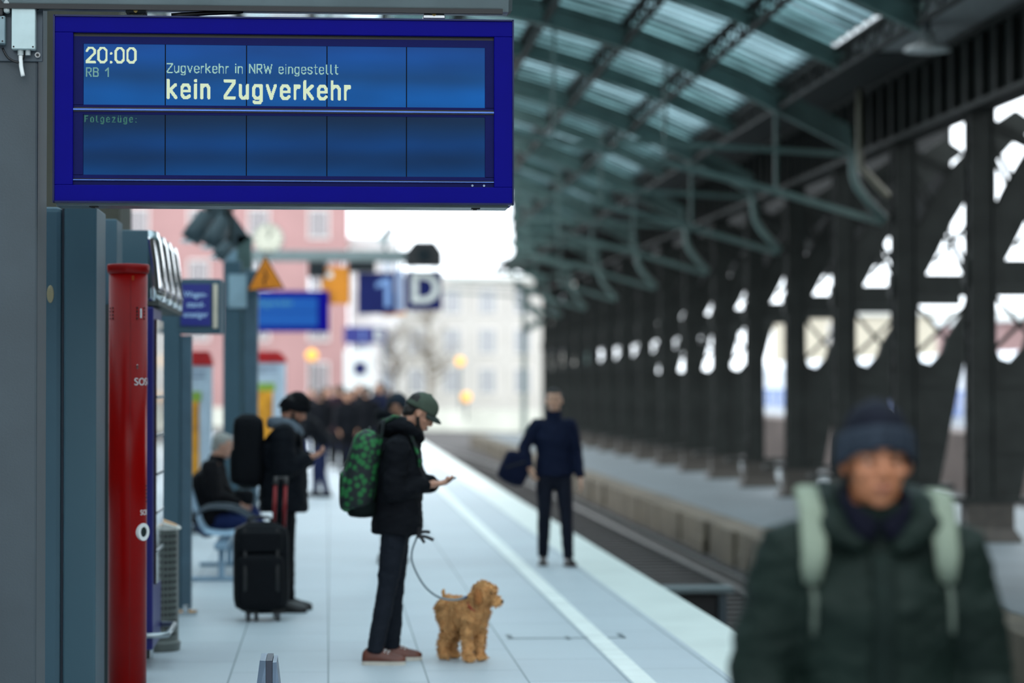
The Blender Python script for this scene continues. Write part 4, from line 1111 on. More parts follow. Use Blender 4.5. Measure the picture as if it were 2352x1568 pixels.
def cap(t, M, m, m2):
    q = MB().loft(hat_rings(.108, .09, .135, .036, .02, .0, 2.6, .0)); q.xf(M); o = q.build('cap', m, t, smooth=True)
    vs = []; n = 12
    ring_t, ring_b = [], []
    for e, (dx, dz) in enumerate(((.0, .0), (.03, -.004), (.06, -.016))):
        for dz2, L in ((.004, ring_t), (-.002, ring_b)):
            L.append([(-.012 + .106*math.cos(a) + dx*(math.cos(a*1.35)**.6 if math.cos(a*1.35) > 0 else 0), .088*math.sin(a), .038 + dz*1.0 + dz2 - .012*abs(math.sin(a))*e*.5 - .018*abs(math.sin(a))) for a in np.linspace(-1.12, 1.12, n)])
    rows = ring_t + ring_b[::-1]
    q = MB(); vs = [p for r in rows for p in r]; fs = []
    for k in range(len(rows)):
        for i in range(n - 1):
            k2 = (k + 1) % len(rows); fs.append((k*n+i, k*n+i+1, k2*n+i+1, k2*n+i))
    q.add(vs, fs); q.xf(M); q.build('visor', m2, o, smooth=True)
    q = MB().ell((-.012, 0, .136), (.011, .011, .006)); q.xf(M); q.build('button', m, o, smooth=True)

def limb(mb, pts, rads, n=14): mb.tube(pts, rads, n=n, ends=True)
DEF = dict(pel=(0,0,.95), chest=(0,0,1.28), neck=(-.01,0,1.50), head=(.015,0,1.665), hy=0, hp=0, hr=0,
  shL=(0,.185,1.44), elL=(-.04,.25,1.17), wrL=(.02,.25,.92), shR=(0,-.185,1.44), elR=(-.04,-.25,1.17), wrR=(.02,-.25,.92),
  hdL=None, hdR=None, pnL=(0,-1,0), pnR=(0,1,0), thL=(1,0,0), thR=(1,0,0), curlL=.5, curlR=.5,
  hipL=(0,.095,.93), knL=(.03,.105,.51), anL=(-.01,.11,.09), hipR=(0,-.095,.93), knR=(.03,-.105,.51), anR=(-.01,-.11,.09), fyL=.12, fyR=-.12, fpL=0, fpR=0)
def person(label, loc, rz, J=None, H=1.78, skin=(176, 126, 98), jacket=None, trousers=None, shoes=None, sole=None, laces=None,
           hem=.84, puff=1.0, hair=None, beard=None, hat=None, vox=.011, collar=True, hood=False, face=True, group=None, slim=1.0, sleeve=1.0, bvox=None, wr=1.0, depth=1.0):
    j = dict(DEF); j.update(J or {}); k = H/1.78
    for n_ in list(j):
        if isinstance(j[n_], tuple) and n_ not in ('pnL', 'pnR', 'thL', 'thR', 'hdL', 'hdR'): j[n_] = V(j[n_])*k
    t = thing('person', label, 'person', loc, rz, group)
    sk = SKIN(str(skin), skin)
    M = head_mat(j['head'], j['hy'], j['hp'], j['hr'], k)
    mb = MB()
    mid = (j['pel'] + j['chest'])/2
    mb.tube([j['pel'] - V((0,0,.09))*k, j['pel'], mid, j['chest'], j['neck'] - V((0,0,.06))*k, j['neck']],
            [(.14*k,.085*k),(.15*k,.09*k),(.13*k,.085*k),(.155*k,.105*k),(.12*k,.08*k),(.06*k,.06*k)], side=(0,1,0), n=18, ends=True)
    nb = M @ V((-.03, 0, -.06))
    mb.tube([j['neck'] - V((0,0,.04))*k, (j['neck'] + nb)/2, nb], [.062*k, .056*k, .058*k], n=14, ends=True)
    head_lumps(mb, M)
    for s in 'LR':
        ar = (.85 if jacket else 1.0)*k
        limb(mb, [j['chest']*.3 + j['sh'+s]*.7, j['sh'+s], (j['sh'+s]+j['el'+s])/2, j['el'+s]], [.06*ar, .056*ar, .048*ar, .04*ar])
        limb(mb, [j['el'+s], j['el'+s]*.6 + j['wr'+s]*.4, j['wr'+s]], [.041*ar, .038*ar, .028*k])
        hd = j['hd'+s] if j['hd'+s] is not None else tuple(j['wr'+s] - j['el'+s])
        hand(mb, j['wr'+s], hd, j['pn'+s], j['th'+s], j['curl'+s], k)
        lg = (.8 if trousers else 1.0)*k
        limb(mb, [j['hip'+s], j['hip'+s]*.5 + j['kn'+s]*.5, j['kn'+s]], [.085*lg, .075*lg, .052*lg])
        limb(mb, [j['kn'+s], j['kn'+s]*.65 + j['an'+s]*.35, j['an'+s]], [.05*lg, .052*lg, .033*lg])
        f = V((math.cos(j['fy'+s]), math.sin(j['fy'+s]), 0))
        mb.tube([j['an'+s] - f*.025*k - V((0,0,.025))*k, j['an'+s] + f*.05*k - V((0,0,.045))*k, j['an'+s] + f*.12*k - V((0,0,.055))*k], [.03*k, .026*k, .014*k], n=10, ends=True)
    me = remesh(mb, bvox or vox*.62, 3, .45)
    link('body', me, sk, t)
    # face details
    if face:
        for s in (1, -1):
            q = MB().ell((.0655, .031*s, .002), (.0112, .0125, .0062), n=14, m=10); q.xf(M); o = q.build('eye', mat('eye white', (150, 142, 136), .25, var=.02), t, smooth=True)
            q = MB().ell((.0755, .031*s, .001), (.0034, .006, .0058), n=12, m=8); q.xf(M); q.build('iris', mat('dark iris', (34, 22, 16), .2), o, smooth=True)
            q = MB().tube([(.084, .012*s, .022), (.0855, .029*s, .0285), (.074, .049*s, .0235)], [(.005, .0045), (.0068, .0045), (.0035, .003)], n=8, ends=True); q.xf(M); q.build('eyebrow', mat('dark brow', (38, 28, 24), .8), t, smooth=True)
        q = MB().tube([(.087, -.023, -.0665), (.0945, -.012, -.0635), (.0975, 0, -.065), (.0945, .012, -.0635), (.087, .023, -.0665)], [(.001, .001), (.0055, .004), (.0062, .004), (.0055, .004), (.001, .001)], n=8, side=(0, 0, 1)); q.xf(M)
        q.build('lips', mat('lips ' + str(skin), (int(skin[0]*.68), int(skin[1]*.5), int(skin[2]*.52)), .45), t, smooth=True)
    if hair:
        q = MB(); q.ell((-.026, 0, .042), (.094, .084, .086), n=24, m=16); q.ell((-.06, 0, -.02), (.052, .066, .07), n=18); q.ell((.0, 0, .075), (.08, .068, .052), n=18); q.xf(M)
        hm = remesh(q, .007, 3); wrinkle(hm, .004, 40); link('hair', hm, mat('hair ' + str(hair), hair, .7, scale=40, var=.35, bump=.4, bscale=120), t)
    if beard:
        q = MB(); q.tube([(.0, .072, -.03), (.03, .064, -.07), (.066, .036, -.103), (.08, 0, -.112), (.066, -.036, -.103), (.03, -.064, -.07), (.0, -.072, -.03)], [(.012, .03), (.013, .026), (.015, .026), (.017, .026), (.015, .026), (.013, .026), (.012, .03)], side=(1, 0, 0), n=12, ends=True)
        q.tube([(.088, -.028, -.062), (.097, 0, -.051), (.088, .028, -.062)], [.005, .006, .005], n=8, ends=True); q.xf(M)
        bm = remesh(q, .006, 2); wrinkle(bm, .003, 60); link('beard', bm, mat('beard ' + str(beard), beard, .8, scale=50, var=.35, bump=.4, bscale=140), t)
    if hat: hat(t, M)
    # jacket
    jm = None
    if jacket:
        q = MB(); pf = .028*puff
        up = (j['chest'] - j['pel']).normalized()
        hb = j['pel'] + up*((hem*k - .95*k))
        dp = depth
        q.tube([hb, hb + up*.05*k, j['pel'] + up*.04*k, mid + up*.03*k, j['chest'], j['neck'] - V((0,0,.085))*k, j['neck'] - V((0,0,.02))*k],
               [(.172*k+pf,(.118*k+pf)*dp),(.178*k+pf,(.122*k+pf)*dp),(.172*k+pf,(.118*k+pf)*dp),(.16*k+pf,(.112*k+pf)*dp),(.185*k+pf,(.122*k+pf)*dp),(.15*k+pf*.6,.1*k+pf*.5),(.078*k,.075*k)], side=(0,1,0), n=24)
        for s in 'LR':
            sg = 1 if s == 'L' else -1
            a, b, c = j['sh'+s], j['el'+s], j['wr'+s]
            cc = b + (c - b)*.97
            q.tube([j['chest']*.35 + a*.65 + V((0,0,.03))*k, a, (a+b)/2, b], [(.075*k)*1.0, (.07*k + pf*.7)*sleeve, (.062*k + pf*.7)*sleeve, (.054*k + pf*.7)*sleeve], n=16, ends=True)
            q.tube([b, (b+cc)/2, cc], [(.054*k + pf*.7)*sleeve, (.05*k + pf*.6)*sleeve, (.038*k + pf*.45)*sleeve], n=16)
            q.ell(b, ((.054*k + pf*.7)*sleeve,)*3)
        if collar:
            c0 = j['neck']; c1 = (j['neck'] + nb)/2 + V((.006,0,.012))*k
            q.tube([c0 - V((0,0,.05))*k, c0 + V((.008,0,.0)), c1], [(.1*k, .1*k), (.082*k, .086*k), (.078*k, .08*k)], side=(0,1,0), n=20)
        if hood:
            c0 = j['neck'] + V((0, 0, .045))*k
            pts = [(.105, .045, -.075), (.075, .105, -.03), (.0, .125, .015), (-.085, .09, .02), (-.12, 0, .0), (-.085, -.09, .02), (.0, -.125, .015), (.075, -.105, -.03), (.105, -.045, -.075)]
            q.tube([c0 + V(p)*k for p in pts], [(.02*k,.03*k), (.036*k,.046*k), (.045*k,.055*k), (.055*k,.06*k), (.065*k,.07*k), (.055*k,.06*k), (.045*k,.055*k), (.036*k,.046*k), (.02*k,.03*k)], side=(0,0,1), n=12, ends=True)
        jm = remesh(q, vox, 5, .5); wrinkle(jm, .010*wr, 7, (1, 1, 1.7), seed=loc[0]*3.1); wrinkle(jm, .0045*wr, 22, (1, 1, 2.2), seed=loc[1])
        link('jacket', jm, jacket, t)
    if trousers:
        q = MB()
        q.tube([j['pel'] + V((0,0,.06))*k, j['pel'] - V((0,0,.02))*k, (j['hipL'] + j['hipR'])/2 - V((0,0,.06))*k], [(.168*k, .11*k), (.182*k, .122*k), (.16*k, .105*k)], side=(0,1,0), n=20, ends=True)
        for s in 'LR':
            a, b, c = j['hip'+s], j['kn'+s], j['an'+s]
            cc = b + (c - b)*1.04
            q.tube([a, (a*.55+b*.45), b], [.098*k*slim, .09*k*slim, .07*k*slim], n=16, ends=True)
            q.tube([b, b*.62 + cc*.38, cc], [.07*k*slim, .067*k*slim, .056*k*max(slim, .95)], n=16); q.ell(b, (.07*k*slim,)*3)
        tm = remesh(q, vox, 4); wrinkle(tm, .006*wr, 9, (1, 1, 2.2), seed=loc[1]); wrinkle(tm, .003*wr, 26, (1, 1, 2.6)); link('trousers', tm, trousers, t)
    if shoes:
        for s in 'LR': shoe(t, j['an'+s], j['fy'+s], shoes, sole or BLACK, j['fp'+s], k=k, laces=laces)
    t['_k'] = k
    return t, jm, M, j
def strap_on(t, jm, name, m, route, w_, th=.012, parent=None, smooth=True):
    """ribbon laid over the jacket: route of (origin, direction) rays in the person's frame"""
    bv = BVHTree.FromPolygons([v.co[:] for v in jm.vertices], [p.vertices[:] for p in jm.polygons])
    P = []
    for o, d in route:
        if d is None: P.append((V(o), None)); continue
        h, n, i, ds = bv.ray_cast(V(o), V(d).normalized())
        if h is None: continue
        P.append((h, -V(d).normalized()))
    rings = []
    pts = [p for p, n in P]
    # smooth the path a little
    for k in range(len(P)):
        p, n = P[k]
        tg = (pts[min(k+1, len(P)-1)] - pts[max(k-1, 0)]).normalized()
        n = n if n is not None else V((0, 0, 1)); n = (n - tg*n.dot(tg)).normalized(); s = tg.cross(n).normalized()
        ww = w_[k] if isinstance(w_, list) else w_
        rings.append([p + s*ww*.5 - n*.003, p + s*ww*.5 + n*(th*.8 + .008), p + s*ww*.25 + n*(th + .009), p - s*ww*.25 + n*(th + .009), p - s*ww*.5 + n*(th*.8 + .008), p - s*ww*.5 - n*.003])
    return MB().loft(rings).build(name, m, parent or t, smooth=smooth)
def superbox(c, hx, hy, hz, e=3.0, n=28, m=14, taper=0.0, bulge=0.0):
    rings = []
    for k in range(m + 1):
        v_ = -1 + 2*k/m; f = max(0.02, (1 - abs(v_)**(e*1.4)))**(1/(e*1.1))
        r = []
        for i in range(n):
            a = 2*math.pi*i/n; ca, sa = math.cos(a), math.sin(a)
            g_ = (abs(ca)**e + abs(sa)**e)**(-1/e)
            r.append((c[0] + hx*f*g_*ca*(1 - taper*v_), c[1] + hy*f*g_*sa*(1 - taper*v_*.6), c[2] + hz*v_))
        rings.append(r)
    return MB().loft(rings)
# ------------------------------------------------------------------ the people of the photo
def gx(px, Y): return W(px, 880, Y).x
def foot_y(py): return None
CLOTH = lambda n, c, **k: mat(n, c, k.pop('rough', .75), scale=k.pop('scale', 20), var=k.pop('var', .12), bump=.25, bscale=260, spec=k.pop('spec', .1), **k)
DARKJ = CLOTH('black jacket cloth', (17, 19, 24)); NAVYJ = CLOTH('navy jacket cloth', (18, 24, 46)); NAVY2 = CLOTH('navy sweater', (17, 24, 45))
DENIM = CLOTH('dark denim', (28, 32, 40)); BJEAN = CLOTH('blue jeans', (30, 41, 80)); BLKT = CLOTH('black trousers', (15, 16, 20)); GREYH = CLOTH('grey hood cloth', (96, 106, 116))
GREENJ = CLOTH('dark green parka', (18, 30, 26), rough=.6, var=.2, scale=5)
BLKSHOE = mat('black shoe', (14, 14, 16), .4)
# -- the man in front
yF = 6.0
xF = gx(2006, yF)
foreJ = dict(pel=(.0,0,.93), chest=(.0,0,1.26), neck=(-.02,0,1.46), head=(.03,0,1.640), hp=.05, hy=0.02,
   shL=(-.01,.195,1.40), elL=(-.02,.275,1.11), wrL=(.1,.25,.86), shR=(-.01,-.195,1.40), elR=(-.02,-.285,1.11), wrR=(.1,-.26,.86), curlL=.9, curlR=.9)
fm, fj, fM, fJ = person('man in dark green parka and navy beanie facing the camera, nearest person', (xF, yF, 0), R(-92), foreJ, H=1.80,
   skin=(158, 102, 70), jacket=GREENJ, trousers=BLKT, shoes=BLKSHOE, hem=.74, puff=1.25, hat=lambda t, M: beanie(t, M, CLOTH('beanie navy', (12, 16, 27)), CLOTH('beanie cuff', (40, 48, 58)), top=.150, zf=.036, cuff=.5),
   hood=True, vox=.009, bvox=.0052, sleeve=1.04, wr=1.3)
k = fm['_k']
# zip flap, inner collar, hair at the temples
strap_on(fm, fj, 'zip_flap', CLOTH('parka flap', (16, 27, 24)), [((1, .0 + .006*math.sin(z*9), z), (-1, 0, 0)) for z in np.linspace(1.42, .8, 16)], .055, .008)
q = MB().tube([V(p) for p in ((.085, .02, 1.475), (.075, .062, 1.51), (.01, .078, 1.55), (-.06, .05, 1.56), (-.06, -.05, 1.56), (.01, -.078, 1.55), (.075, -.062, 1.51), (.085, -.02, 1.475))], [(.035, .013)]*8, side=(0, 0, 1), n=10, ends=True)
q.build('inner_collar', CLOTH('navy fleece', (8, 10, 24)), fm, smooth=True)
q = MB()
for s in (1, -1): q.ell((-.01, .077*s, .01), (.035, .008, .03)); q.ell((-.07, .04*s, -.05), (.03, .035, .04))
q.xf(fM); link('hair', remesh(q, .006, 2), mat('hair black', (16, 14, 14), .6), fm)
# his backpack, straps over the shoulders
STRAP = CLOTH('grey green strap', (112, 124, 110), scale=8)
bp = thing('backpack', 'backpack with pale grey green straps worn by the man in the green parka', 'backpack', fm.location, R(-92))
q = superbox((-.27, 0, 1.12), .1, .15, .24); q.build('bag_body', CLOTH('pack grey green', (92, 104, 94)), bp, smooth=True)
for s in (1, -1):
    rt = [((-.1, .16*s, 2.2), (0, 0, -1)), ((-.05, .163*s, 2.2), (0, 0, -1)), ((0.0, .165*s, 2.2), (0, 0, -1)), ((.04, .165*s, 2.2), (0, 0, -1))] + [((1, (.166 + .1*(1.43 - z)*(1 if s > 0 else -.1))*s, z), (-1, 0, 0)) for z in np.linspace(1.45, 1.425, 2)] + [((1, (.17 + .08*(1.35 - z)*(1 if s > 0 else -.1))*s, z), (-1, 0, 0)) for z in np.linspace(1.40, 1.36, 2)]
    strap_on(bp, fj, 'strap', STRAP, rt, [.05, .055, .058, .06] + [.062, .06, .055, .042], .014)
    strap_on(bp, fj, 'webbing', CLOTH('webbing grey', (78, 88, 80)), [((1, (.175 if s > 0 else .168)*s, z), (-1, 0, 0)) for z in np.linspace(1.37, 1.23, 6)], .013, .004)
MB().tube([(-.2, -.03, 1.36), (-.2, -.03, 1.4), (-.2, .03, 1.4), (-.2, .03, 1.36)], [.008]*4, n=8).build('handle', STRAP, bp, smooth=True)

# -- man with the cap, phone and dog
yC = 16.1
xC = gx(912, yC)
capJ = dict(pel=(.0,0,.93), chest=(.015,0,1.27), neck=(.055,0,1.485), head=(.155,0,1.635), hp=.62, hy=-.05,
   shL=(.04,.185,1.41), elL=(.15,.215,1.17), wrL=(.245,.03,1.165), shR=(.0,-.19,1.41), elR=(-.03,-.22,1.13), wrR=(.205,-.075,1.165),
   hdL=(.9,-.3,.1), hdR=(.95,.2,.05), pnL=(-.2,-.1,1), pnR=(-.1,.2,1), thL=(0,-1,.3), thR=(0,1,.3), curlL=.75, curlR=.75,
   hipL=(.0,.09,.92), knL=(-.01,.09,.5), anL=(-.03,.12,.09), hipR=(-.01,-.09,.92), knR=(-.065,-.1,.5), anR=(-.145,-.13,.09), fyL=-.05, fyR=-.12)
BROWN = mat('brown leather', (96, 50, 36), .45, scale=8, var=.25)
cm, cj, cM, cJ = person('bearded man in olive cap and black jacket looking at his phone beside the dog', (xC, yC, 0), 0.0, capJ, H=1.80,
   skin=(192, 138, 112), jacket=DARKJ, trousers=DENIM, shoes=BROWN, sole=mat('pale sole', (196, 190, 178), .7), laces=WHITE, hem=.86, puff=.9, depth=1.16, hood=True,
   hair=(30, 24, 20), beard=(28, 22, 19), hat=lambda t, M: cap(t, M, CLOTH('olive cap', (74, 84, 72)), CLOTH('olive visor', (56, 64, 60))), vox=.010, slim=.93)
GREENP = mat('green patterned pack', (24, 120, 52), .7)
n = GREENP.node_tree
vo = n.nodes.new('ShaderNodeTexVoronoi'); vo.inputs['Scale'].default_value = 24; co = [x for x in n.nodes if x.type == 'TEX_COORD'][0]; n.links.new(co.outputs['Object'], vo.inputs['Vector'])
rp = n.nodes.new('ShaderNodeValToRGB'); rp.color_ramp.elements[0].position = .3; rp.color_ramp.elements[0].color = lin((26, 108, 52)); rp.color_ramp.elements[1].position = .62; rp.color_ramp.elements[1].color = lin((12, 22, 26))
n.links.new(vo.outputs['Distance'], rp.inputs[0]); n.links.new(rp.outputs[0], n.nodes['Principled BSDF'].inputs['Base Color'])
bp = thing('backpack', 'green and black patterned backpack on the capped man', 'backpack', cm.location, 0)
q = superbox((-.235, -.01, 1.255), .115, .155, .285, taper=.12); q.xf(Matrix.Translation((0, 0, 0)) @ Matrix.Translation((-.2, 0, 1.25)) @ Matrix.Rotation(R(11), 4, 'Y') @ Matrix.Translation((.2, 0, -1.25))); q.build('bag_body', GREENP, bp, smooth=True)
q = superbox((-.335, -.01, 1.14), .05, .12, .14); q.build('front_pocket', GREENP, bp, smooth=True)
MB().box(-.385, -.37, -.09, .07, 1.245, 1.253).build('zip', BLACK, bp)
q = superbox((-.23, -.01, 1.02), .1, .14, .06); q.build('base_panel', CLOTH('pack dark base', (14, 22, 22)), bp, smooth=True)
for s in (1, -1):
    rt = [((-.13, .1*s, 2.2), (0, 0, -1)), ((-.08, .11*s, 2.2), (0, 0, -1)), ((-.02, .115*s, 2.2), (0, 0, -1)), ((.04, .12*s, 2.2), (0, 0, -1)), ((1, .125*s, 1.42), (-1, 0, 0)), ((1, .13*s, 1.36), (-1, 0, 0)), ((1, .135*s, 1.3), (-1, 0, 0))]
    strap_on(bp, cj, 'strap', GREENP, rt, .045, .012)
MB().tube([(-.17, -.03, 1.5), (-.18, -.03, 1.55), (-.18, .03, 1.55), (-.17, .03, 1.5)], [.008]*4, n=8).build('handle', BLACK, bp, smooth=True)
def phone(label, p, rot):
    t = thing('phone', label, 'phone', p); t.rotation_euler = rot
    MB().box(-.075, .075, -.036, .036, -.0045, .0045).build('case', mat('phone dark', (30, 34, 40), .25), t, bevel=.004)
    MB().box(-.068, .068, -.032, .032, .0045, .0052).build('screen', mat('phone screen', (60, 74, 84), .1), t)
phone('dark phone held by the capped man with the dog', V((xC + .325, yC - .02, 1.195)), (0, R(-24), R(0)))
# scarf of dark wool under his chin
q = MB().tube([V(p) for p in ((.13, .0, 1.45), (.1, .09, 1.47), (.01, .11, 1.51), (-.05, 0, 1.54), (.01, -.11, 1.51), (.1, -.09, 1.47), (.13, .0, 1.45))], [(.05, .035)]*7, side=(0, 0, 1), n=12)
m_ = remesh(q, .01, 3); wrinkle(m_, .006, 20); link('scarf', m_, CLOTH('black scarf', (10, 11, 14)), cm)

# -- dog
yD = 16.15; xD = gx(1066, yD)
FUR = mat('apricot fur', (206, 155, 100), .9, scale=14, var=.25, bump=.5, bscale=60)
dog = thing('dog', 'curly apricot poodle mix standing on the platform, looking right', 'dog', (xD, yD, 0), R(-48)); dog.scale = (.95, .95, .97)
q = MB()
q.tube([(-.17,0,.335), (-.1,0,.34), (.0,0,.325), (.09,0,.325), (.135,0,.345)], [(.085,.10), (.092,.098), (.095,.105), (.1,.118), (.082,.095)], side=(0,1,0), n=18, ends=True)
q.tube([(.1,0,.36), (.15,0,.42), (.175,0,.47)], [.085, .072, .065], n=14, ends=True)
HD = Matrix.Translation((.19, 0, .475)) @ Matrix.Rotation(R(26), 4, 'Z') @ Matrix.Rotation(R(14), 4, 'Y')
h = MB(); h.ell((0, 0, .01), (.075, .07, .068)); h.tube([(.04, 0, -.012), (.085, 0, -.02), (.12, 0, -.028)], [(.046, .042), (.04, .036), (.03, .027)], side=(0,1,0), n=12, ends=True)
h.ell((.05, 0, .035), (.04, .05, .03)); h.ell((.09, 0, -.045), (.035, .034, .022))
q.xfadd(h, HD)
for s in (1, -1):
    q.tube([(.1, .055*s, .3), (.095, .06*s, .2), (.09, .06*s, .13), (.1, .06*s, .045), (.11, .06*s, .03)], [.055, .042, .037, .035, .034], n=12, ends=True)
    q.ell((.115, .06*s, .024), (.045, .036, .024))
    x = -.015*s
    q.tube([(-.13+x, .055*s, .3), (-.1+x, .06*s, .22), (-.155+x, .06*s, .14), (-.165+x, .06*s, .05)], [.07, .055, .036, .032], n=12, ends=True)
    q.ell((-.145+x, .06*s, .024), (.046, .034, .024))
dm = remesh(q, .008, 3); wrinkle(dm, .014, 22, seed=3); wrinkle(dm, .006, 60, seed=8)
body = link('body', dm, FUR, dog)
e_ = MB()
for s in (1, -1):
    h = MB().tube([(-.02, .058*s, .03), (-.01, .078*s, -.01), (.0, .078*s, -.055), (.005, .07*s, -.075)], [(.02, .014), (.032, .018), (.034, .018), (.02, .012)], side=(1, 0, 0), n=12, ends=True)
    h.xf(HD); em = remesh(h, .007, 2); wrinkle(em, .007, 45, seed=s); link('ear', em, mat('ear fur', (158, 100, 52), .9, scale=20, var=.3, bump=.5, bscale=80), dog)
    h = MB().ell((.062, .03*s, .018), (.0085, .0085, .0085)); h.xf(HD); h.build('eye', BLACK, dog, smooth=True)
h = MB().ell((.146, 0, -.018), (.012, .015, .011)); h.xf(HD); h.build('nose', BLACK, dog, smooth=True)
h = MB().tube([(-.17, 0, .385), (-.195, 0, .42), (-.205, 0, .455), (-.2, .0, .475)], [.018, .018, .016, .01], n=12, ends=True); em = remesh(h, .007, 2); wrinkle(em, .009, 40); link('tail', em, FUR, dog)
MB().tube([V((.135 + .075*math.cos(a)*.7, .085*math.sin(a), .385 - .05*math.cos(a))) for a in np.linspace(0, 2*math.pi, 17)], [(.009, .003)]*17, n=8, sub=1).build('collar', mat('red brown collar', (150, 52, 30), .5), dog, smooth=True)
# curls of the coat
bv = dm; rr2 = random.Random(5); tuft = MB()
vn = len(dm.vertices)
for i in range(5200):
    v_ = dm.vertices[rr2.randrange(vn)]; c = v_.co; nn = v_.normal
    if c.z < .02: continue
    t1 = nn.orthogonal().normalized(); t1 = (Matrix.Rotation(rr2.uniform(0, 6.28), 3, nn) @ t1)
    L = rr2.uniform(.014, .026); g_ = V((0, 0, -.006)); r = .0028
    a0 = c - nn*.004; a1 = c + nn*L*.6 + t1*.006; a2 = c + nn*L*.75 + t1*.014 + g_
    b = nn.cross(t1); rg = []
    for p, f in ((a0, 1.3), (a1, 1), (a2, .25)): rg.append([p + t1*r*f, p + b*r*f, p - t1*r*f*.5 - b*r*f*.8])
    tuft.loft(rg, False)
fo = tuft.build('curly_coat', FUR, dog); fo['kind'] = 'stuff'
# leash
lp = [W(958, 1232, 16.0), W(946, 1268, 15.95), W(950, 1300, 15.95), W(975, 1345, 15.98), W(1008, 1371, 16.0), W(1045, 1377, 16.02), W(1075, 1370, 16.06)]
ls = thing('leash', 'grey dog leash sagging from the capped man to the dog', 'leash', lp[0])
LM = mat('grey leash strap', (104, 116, 122), .5)
MB().tube([p - lp[0] for p in lp], [(.010, .004)]*7, n=8, sub=6).build('strap', LM, ls, smooth=True)
q = MB().tube([W(1066, 1373, 16.05) - lp[0], W(1082, 1367, 16.07) - lp[0]], [.011, .011], n=8, sub=1); q.build('clasp', mat('blue grey clasp', (96, 110, 140), .3, .5), ls)
q = MB()
for a, b in (((957, 1228), (988, 1222)), ((957, 1232), (996, 1240)), ((958, 1230), (975, 1246)), ((956, 1222), (968, 1215))):
    p0, p1 = W(*a, 15.98) - lp[0], W(*b, 15.96) - lp[0]
    q.tube([p0, (p0 + p1)/2 + V((0, 0, .012)), p1], [(.011, .005)]*3, n=6)
q.build('handle_loop', mat('dark leash handle', (36, 34, 38), .6), ls, smooth=True)

# -- beanie man with suitcase
yB = 19.75; xB = gx(652, yB)
beJ = dict(pel=(.0,0,.95), chest=(.0,0,1.28), neck=(.045,0,1.49), head=(.09,0,1.62), hp=.55,
   shL=(.02,.185,1.42), elL=(.08,.235,1.16), wrL=(.215,.05,1.235), shR=(.0,-.19,1.42), elR=(-.0,-.24,1.14), wrR=(.2,-.07,1.23),
   hdL=(.9,-.25,.3), hdR=(.93,.2,.25), pnL=(-.3,-.1,1), pnR=(-.3,.2,1), thL=(0,-1,.3), thR=(0,1,.3), curlL=.9, curlR=.9,
   knL=(.02,.1,.5), anL=(.03,.12,.09), knR=(.02,-.1,.5), anR=(-.01,-.11,.09), fyL=.05, fyR=-.1)
def beard_hat(t, M): beanie(t, M, CLOTH('black beanie', (12, 13, 16)), CLOTH('black cuff', (15, 16, 20)), top=.15, zf=.03, full=.003)
bm_, bj, bM, bJ = person('bearded man in black beanie and long black coat with a wheeled suitcase', (xB, yB, 0), 0.0, beJ, H=1.80, skin=(176, 122, 98), jacket=CLOTH('black parka cloth', (15, 18, 24)), trousers=BLKT, shoes=BLKSHOE,
   hem=.80, puff=1.2, depth=1.3, sleeve=1.1, hood=False, beard=(22, 18, 16), hair=(20, 17, 16), hat=beard_hat, vox=.011)
q = MB().tube([V(p) for p in ((.13, .04, 1.44), (.09, .1, 1.49), (-.0, .12, 1.53), (-.09, .07, 1.53), (-.1, -.07, 1.53), (-.0, -.12, 1.53), (.09, -.1, 1.49), (.13, -.04, 1.44))], [(.05, .032)]*8, side=(0, 0, 1), n=12, ends=True)
m_ = remesh(q, .01, 3); wrinkle(m_, .006, 18); link('hood', m_, GREYH, bm_)
bp = thing('backpack', 'black rucksack on the back of the man in the black beanie', 'backpack', bm_.location, 0)
PK = CLOTH('black pack cloth', (14, 16, 20))
q = superbox((-.285, 0, 1.3), .125, .165, .3, e=4.5); q.build('bag_body', PK, bp, smooth=True)
q = superbox((-.385, 0, 1.18), .05, .13, .15); q.build('front_pocket', PK, bp, smooth=True)
q = MB().tube([(-.405, -.1, 1.4), (-.415, 0, 1.42), (-.405, .1, 1.4)], [(.012, .004)]*3, n=6); q.build('reflective_strip', mat('grey strip', (96, 100, 108), .4), bp)
for s in (1, -1):
    rt = [((-.12, .1*s, 2.2), (0, 0, -1)), ((-.07, .11*s, 2.2), (0, 0, -1)), ((-.02, .115*s, 2.2), (0, 0, -1)), ((.03, .12*s, 2.2), (0, 0, -1)), ((1, .125*s, 1.40), (-1, 0, 0)), ((1, .13*s, 1.34), (-1, 0, 0))]
    strap_on(bp, bj, 'strap', PK, rt, .06, .014)
phone('dark phone held by the man in the black beanie', V((xB + .315, yB - .01, 1.285)), (0, R(-30), 0))
yS = 19.05
xS = gx(600, yS)
sc_ = thing('suitcase', 'large black wheeled suitcase with red pull rods standing on the platform', 'suitcase', (xS, yS, 0), R(4))
q = superbox((0, 0, .41), .215, .16, .355, e=5); q.build('shell', CLOTH('suitcase cloth', (16, 18, 22), rough=.6), sc_, smooth=True)
q = superbox((-.01, -.165, .31), .18, .05, .22, e=5); q.build('front_pocket', CLOTH('suitcase cloth', (16, 18, 22)), sc_, smooth=True)
q = superbox((-.01, -.16, .62), .17, .04, .085, e=5); q.build('front_pocket', CLOTH('suitcase cloth', (16, 18, 22)), sc_, smooth=True)
q = MB()
for x in (-.13, .12): q.tube([(x, -.17, .12), (x, -.222, .3), (x, -.2, .5), (x, -.17, .72)], [(.014, .004)]*4, n=6)
q.build('compression_strap', BLACK, sc_)
MB().ell((-.155, -.16, .63), (.026, .012, .026)).build('badge', mat('silver badge', (150, 156, 158), .4), sc_, smooth=True)
MB().tube([(-.1, -.02, .76), (-.08, -.02, .8), (.06, -.02, .8), (.08, -.02, .76)], [.012]*4, n=8).build('top_handle', BLACK, sc_, smooth=True)
